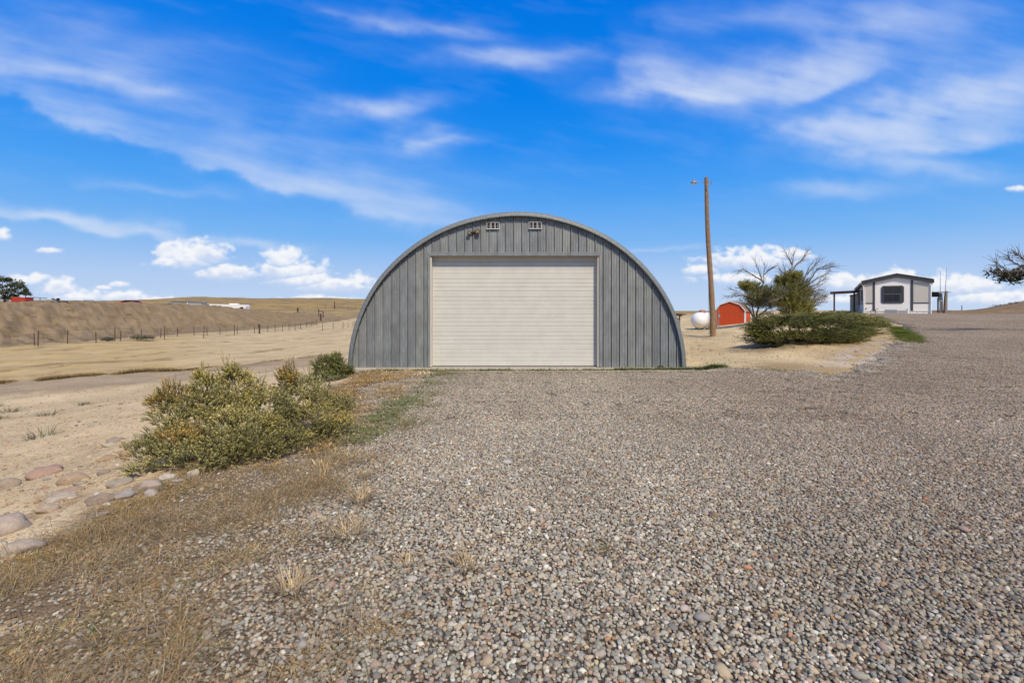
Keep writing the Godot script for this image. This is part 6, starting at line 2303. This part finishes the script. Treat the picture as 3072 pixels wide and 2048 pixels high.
func build_left() -> void:
	var st := nst()
	fence("wire_fence", "long wire mesh fence on rusty posts along the foot of the bank", [[-43.5, 36.5], [-41.6, 39.2], [-40.16, 41.64], [-38.89, 43.3], [-37.89, 45.1], [-38.3, 48.4], [-38.4, 51.3], [-37.93, 53.44], [-38.5, 56.96], [-38.6, 60.13], [-38.06, 61.84], [-36.99, 62.71],
		[-35.2, 63.4], [-33.4, 64.2], [-33.87, 68.68], [-33.81, 70.68], [-33.49, 72.17], [-33.51, 74.39], [-33.8, 77.12], [-35.0, 82.02], [-35.79, 86.22], [-37.92, 93.76], [-39.5, 100.02]], 1.05, 6, 0.4)
	fence("wire_fence", "shorter run of taller leaning posts just before the long fence", [[-39.45, 41.2], [-38.2, 47.6], [-36.3, 51.7], [-33.64, 54.01], [-32.73, 58.35]], 1.35, 2, 0.0)
	fence("cross_fence", "sparse far fence ending behind the workshop's left side", [[-29.0, 75.75], [-29.05, 80.45], [-29.16, 85.35], [-29.6, 89.47], [-30.13, 93.84], [-31.5, 99.0]], 1.05, 4, 0.0)
	fence("ridge_fence", "tiny fence posts on the skyline left of the workshop", [[-72.5, 176.0], [-70.0, 178.0], [-67.0, 178.0], [-64.4, 180.0], [-60.5, 182.0], [-57.0, 180.0], [-54.0, 184.0]], 1.5, 3, 0.0)
	var t := thing("tall_post", "tall dark post on the skyline left of the workshop", "post", Vector3(-64.9, height(-64.9, -181.0), -181.0))
	st = nst()
	tube(st, Vector3(0, -0.3, 0), Vector3(0, 2.6, 0), 0.14, 0.12, 7, true)
	obj("post", st, M.dark, t)
	t = thing("corner_post", "thick dark corner post in the middle of the long fence", "post", Vector3(-32.4, height(-32.4, -63.5), -63.5))
	st = nst()
	tube(st, Vector3(0, -0.2, 0), Vector3(0.0, 1.2, 0), 0.11, 0.09, 8, true)
	tube(st, Vector3(-0.1, 0.7, 0.02), Vector3(-0.16, 1.25, 0.02), 0.04, 0.03, 6, true)
	obj("post", st, M.shade_brown, t)
	t = thing("gate_post", "thick rust brown gate post below the timber frame", "post", Vector3(-45.6, height(-45.6, -118.0), -118.0))
	st = nst()
	box(st, Vector3(0, 0.8, 0), Vector3(0.34, 1.85, 0.3), Basis.IDENTITY, 0.02)
	obj("post", st, M.rust, t)
	var g := height(-50.2, -130.0)
	t = thing("timber_frame", "timber frame of two dark posts joined by a crossbar", "frame", Vector3(-50.2, g, -130.0))
	var hi := 2.15 - g
	for q in [[-0.55, hi], [0.62, hi - 0.55]]:
		st = nst()
		tube(st, Vector3(q[0], -0.3, 0), Vector3(q[0] - 0.02, q[1], 0), 0.13, 0.11, 7, true)
		obj("post", st, M.shade_brown, t)
	st = nst()
	tube(st, Vector3(-0.55, hi - 0.45, 0.1), Vector3(0.75, hi - 0.75, 0.1), 0.09, 0.09, 6, true)
	obj("crossbar", st, M.shade_brown, t)
	t = thing("short_post", "short dark post on the slope left of the timber frame", "post", Vector3(-58.0, height(-58.0, -134.0), -134.0))
	st = nst()
	box(st, Vector3(0, 0.45, 0), Vector3(0.35, 1.1, 0.3), Basis.IDENTITY, 0.02)
	obj("post", st, M.shade_brown, t)
	# red trailer box
	g = height(-61.5, -62.0)
	t = thing("red_trailer", "red slatted trailer box under the round bush on the bank", "trailer", Vector3(-61.3, g, -62.0), 0.1)
	t.scale = Vector3(0.75, 1.0, 1.0)
	for k in 4:
		st = nst()
		box(st, Vector3(0, 0.62 + k * 0.25, 0.6), Vector3(2.05, 0.22, 0.05), Basis.IDENTITY, 0.01)
		obj("side_board", st, M.red_paint, t)
		st = nst()
		box(st, Vector3(0, 0.62 + k * 0.25, -0.6), Vector3(2.05, 0.22, 0.05), Basis.IDENTITY, 0.01)
		obj("side_board", st, M.red_paint, t)
	for s in [-1.0, 1.0]:
		st = nst()
		box(st, Vector3(s * 1.03, 1.0, 0), Vector3(0.06, 1.0, 1.2), Basis.IDENTITY, 0.01)
		obj("end_board", st, M.red_paint, t)
		st = nst()
		lathe(st, Vector3(s * 0.5, 0.32, 0.62), [Vector2(0.0, -0.1), Vector2(0.3, -0.1), Vector2(0.32, 0.0), Vector2(0.3, 0.1), Vector2(0.0, 0.1)], 16, Basis(Vector3.RIGHT, PI / 2))
		obj("wheel", st, M.rubber, t)
	st = nst()
	box(st, Vector3(0, 0.46, 0), Vector3(2.0, 0.08, 1.2))
	obj("bed", st, M.rust, t)
	# two clothes line posts
	for q in [[-59.5, 62.4, 1.50, 0.86, "T shaped clothes line post nearest the red trailer"], [-59.5, 69.6, 1.50, 0.75, "T shaped clothes line post left of the orange car"]]:
		g = height(q[0], -q[1])
		t = thing("clothes_post", q[4], "clothes post", Vector3(q[0], g, -q[1]), 0.0, "clothes line posts")
		st = nst()
		tube(st, Vector3(0, -0.2, 0), Vector3(0, 3.22 - g if q[1] < 65 else 3.06 - g, 0), 0.05, 0.05, 7, true)
		obj("post", st, M.frame_grey, t)
		var y := (3.24 - g) if q[1] < 65 else (3.07 - g)
		st = nst()
		tube(st, Vector3(-q[3], y + (0.06 if q[1] < 65 else 0.0), 0), Vector3(q[3], y - (0.06 if q[1] < 65 else 0.0), 0), 0.05, 0.05, 7, true)
		obj("crossbar", st, M.frame_grey, t)
		for k in 3:
			st = nst()
			tube(st, Vector3(q[3] * (-0.9 + k * 0.9), y, 0.0), Vector3(q[3] * (-0.9 + k * 0.9) + 0.08, y - 0.14, 0.0), 0.02, 0.02, 5)
			obj("hook", st, M.frame_grey, t)
	# old machine
	g = height(-60.0, -65.6)
	t = thing("farm_machine", "dark old farm machine between the two clothes line posts", "machine", Vector3(-60.0, g, -65.6), 0.0)
	var b := 2.75 - g
	st = nst()
	box(st, Vector3(0.15, b - 0.3, 0), Vector3(1.7, 0.55, 0.7), Basis.IDENTITY, 0.05)
	obj("chassis", st, M.dark, t)
	st = nst()
	box(st, Vector3(-0.45, b + 0.18, 0), Vector3(0.75, 0.12, 0.5), Basis(Vector3.BACK, -0.45), 0.02)
	obj("feed_table", st, M.frame_grey, t)
	st = nst()
	tube(st, Vector3(-0.9, b + 0.5, 0.1), Vector3(0.3, b + 0.05, 0.1), 0.06, 0.05, 7, true)
	lathe(st, Vector3(-0.15, b + 0.38, 0.0), [Vector2(0.0, -0.1), Vector2(0.16, -0.1), Vector2(0.16, 0.1), Vector2(0.0, 0.1)], 12, Basis(Vector3.RIGHT, PI / 2))
	obj("arm", st, M.dark, t)
	st = nst()
	box(st, Vector3(0.75, b + 0.05, 0), Vector3(0.5, 0.22, 0.5), Basis.IDENTITY, 0.04)
	obj("engine", st, M.dark, t)
	for s in [-0.5, 0.65]:
		st = nst()
		lathe(st, Vector3(s, 0.35, 0.4), [Vector2(0.0, -0.1), Vector2(0.33, -0.1), Vector2(0.36, 0.0), Vector2(0.33, 0.1), Vector2(0.0, 0.1)], 14, Basis(Vector3.RIGHT, PI / 2))
		obj("wheel", st, M.rubber, t)
	# orange car behind the crest
	g = height(-61.0, -79.5) + 0.16
	t = thing("orange_car", "orange car with dark windows showing over the crest of the bank", "car", Vector3(-61.0, g, -79.5), 0.12)
	var lower := [Vector2(-2.0, 0.3), Vector2(2.0, 0.3), Vector2(2.08, 0.62), Vector2(1.95, 0.88), Vector2(1.1, 0.98), Vector2(-1.45, 1.0), Vector2(-2.0, 0.92), Vector2(-2.08, 0.6)]
	st = nst()
	extrude(st, lower, -0.82, 0.82)
	obj("body", st, M.orange_paint, t)
	st = nst()
	extrude(st, [Vector2(-1.5, 0.98), Vector2(1.15, 0.96), Vector2(0.5, 1.31), Vector2(-0.75, 1.33)], -0.68, 0.68)
	obj("windows", st, M.dark, t)
	st = nst()
	extrude(st, [Vector2(-0.80, 1.315), Vector2(0.52, 1.295), Vector2(0.40, 1.375), Vector2(-0.65, 1.39)], -0.66, 0.66)
	obj("roof", st, M.orange_paint, t)
	for x in [-1.3, 1.3]:
		for z in [-0.75, 0.75]:
			st = nst()
			lathe(st, Vector3(x, 0.31, z), [Vector2(0.0, -0.1), Vector2(0.29, -0.1), Vector2(0.31, 0.0), Vector2(0.29, 0.1), Vector2(0.0, 0.1)], 16, Basis(Vector3.RIGHT, PI / 2))
			obj("wheel", st, M.rubber, t)
	# long grey shed, white travel trailer
	g = height(-68.0, -105.0)
	t = thing("grey_shed", "long low grey metal shed behind the end of the bank", "shed", Vector3(-68.3, g, -105.0), 0.15)
	for k in 2:
		st = nst()
		box(st, Vector3(-1.6 + k * 3.1, 1.05, 0), Vector3(3.2 if k == 0 else 2.6, 2.3, 2.6), Basis.IDENTITY, 0.02)
		obj("wall", st, M.shed_grey, t)
	st = nst()
	box(st, Vector3(-0.25, 2.23, 0), Vector3(6.1, 0.07, 2.9), Basis(Vector3.BACK, -0.02), 0.01)
	obj("roof", st, M.galvanised, t)
	st = nst()
	box(st, Vector3(0.12, 1.1, 1.32), Vector3(0.1, 2.2, 0.06))
	obj("joint_strip", st, M.home_white, t)
	st = nst()
	box(st, Vector3(3.1, 0.9, 0), Vector3(0.6, 1.6, 1.8), Basis.IDENTITY, 0.02)
	obj("lean_to", st, M.frame_grey, t)
	g = height(-68.0, -118.0)
	t = thing("travel_trailer", "long white travel trailer behind the lower end of the bank", "trailer", Vector3(-68.0, g, -118.0), 0.10)
	st = nst()
	extrude(st, [Vector2(-4.5, 0.5), Vector2(4.4, 0.5), Vector2(4.85, 0.9), Vector2(4.8, 2.0), Vector2(4.55, 2.35), Vector2(-3.6, 2.55), Vector2(-4.7, 2.2), Vector2(-4.95, 1.3)], -1.2, 1.2)
	obj("body", st, M.white_paint, t)
	st = nst()
	box(st, Vector3(1.7, 2.50, 0), Vector3(2.0, 0.32, 1.0), Basis.IDENTITY, 0.05)
	obj("roof_unit", st, M.white_paint, t)
	for x in [-3.4, -1.6, 1.3, 3.9]:
		st = nst()
		box(st, Vector3(x, 1.55, 1.205), Vector3(0.8, 0.5, 0.03), Basis.IDENTITY, 0.01)
		obj("window", st, M.glass, t)
	for x in [0.2, 1.1]:
		st = nst()
		lathe(st, Vector3(x, 0.36, 1.1), [Vector2(0.0, -0.1), Vector2(0.34, -0.1), Vector2(0.36, 0.0), Vector2(0.34, 0.1), Vector2(0.0, 0.1)], 16, Basis(Vector3.RIGHT, PI / 2))
		obj("wheel", st, M.rubber, t)
	# pipe rail by the brush
	g = height(-61.5, -88.5)
	t = thing("pipe_rail", "small dark pipe rail on the bank left of the brush", "rail", Vector3(-61.2, g, -88.0))
	st = nst()
	var ty := 2.98 - g
	polytube(st, [Vector3(-0.9, -0.1, 0), Vector3(-0.9, ty, 0), Vector3(0.9, ty, 0), Vector3(0.9, -0.1, 0)], [0.06, 0.06, 0.06, 0.06], 6)
	obj("rail", st, M.frame_grey, t)
	# little dead branches lying about
	for q in [[-2.45, 3.55, 0.1, "pale dry stick lying at the broken edge of the drive"], [-1.75, 2.35, 0.11, "short grey stick among the dry grass near the camera"]]:
		t = thing("stick", q[3], "stick", Vector3(q[0], height(q[0], -q[1]) + 0.02, -q[1]), q[2] * 3.0)
		st = nst()
		polytube(st, [Vector3(-q[2], 0.0, 0), Vector3(-0.03, 0.01, 0.015), Vector3(q[2], 0.005, -0.01)], [0.003, 0.0045, 0.002], 6)
		tube(st, Vector3(0.01, 0.008, 0.01), Vector3(0.06, 0.02, 0.04), 0.003, 0.0015, 5)
		obj("wood", st, M.dead_wood, t)

# an outline (x, y) counter-clockwise, pushed out between two z, with a flat on each side
func extrude(st: SurfaceTool, o: Array, z0: float, z1: float) -> void:
	var f := []
	var b := []
	for q in o:
		f.append(Vector3(q.x, q.y, z1))
		b.append(Vector3(q.x, q.y, z0))
	for k in range(1, o.size() - 1):
		face(st, [f[0], f[k], f[k + 1]])
		face(st, [b[0], b[k + 1], b[k]])
	for k in o.size():
		var j := (k + 1) % o.size()
		face(st, [b[k], b[j], f[j], f[k]])

func _ready() -> void:
	rng.seed = 4711
	for q in [[na, 1, 0.25], [nb, 2, 0.25], [nc, 3, 0.25]]:
		q[0].seed = q[1]
		q[0].frequency = q[2]
		q[0].noise_type = FastNoiseLite.TYPE_SIMPLEX_SMOOTH
		q[0].fractal_octaves = 3
	# camera: level, a wide lens shifted down a little
	var cam := Camera3D.new()
	cam.name = "camera"
	add_child(cam)
	cam.position = Vector3(0, EYE, 0)
	cam.near = 0.1
	cam.far = 9000.0
	cam.projection = Camera3D.PROJECTION_FRUSTUM
	cam.size = 0.1 * 682.0 / 495.0
	cam.frustum_offset = Vector2(0, -0.1 * 30.0 / 495.0)
	cam.current = true
	# sky, exposure
	var env := Environment.new()
	env.background_mode = Environment.BG_SKY
	env.sky = Sky.new()
	env.sky.sky_material = build_sky()
	env.tonemap_mode = Environment.TONE_MAPPER_LINEAR
	env.tonemap_exposure = 1.0
	env.sdfgi_enabled = true
	env.ssao_enabled = true
	env.ssil_enabled = true
	var we := WorldEnvironment.new()
	we.name = "world"
	we.environment = env
	add_child(we)
	# sun: high, behind the camera's right shoulder, softened by thin cloud
	var sun := DirectionalLight3D.new()
	sun.name = "sun"
	sun.light_color = Color(1.0, 0.87, 0.68).linear_to_srgb()
	sun.light_energy = 1.45
	sun.light_angular_distance = 7.0
	sun.shadow_enabled = true
	add_child(sun)
	sun.look_at_from_position(Vector3(0.45, 1.35, 1.05) * 10.0, Vector3.ZERO)
	build_materials()
	build_ground()
	build_workshop()
	build_gravel()
	build_clods()
	build_grass()
	build_rocks()
	build_plants()
	build_right()
	build_left()
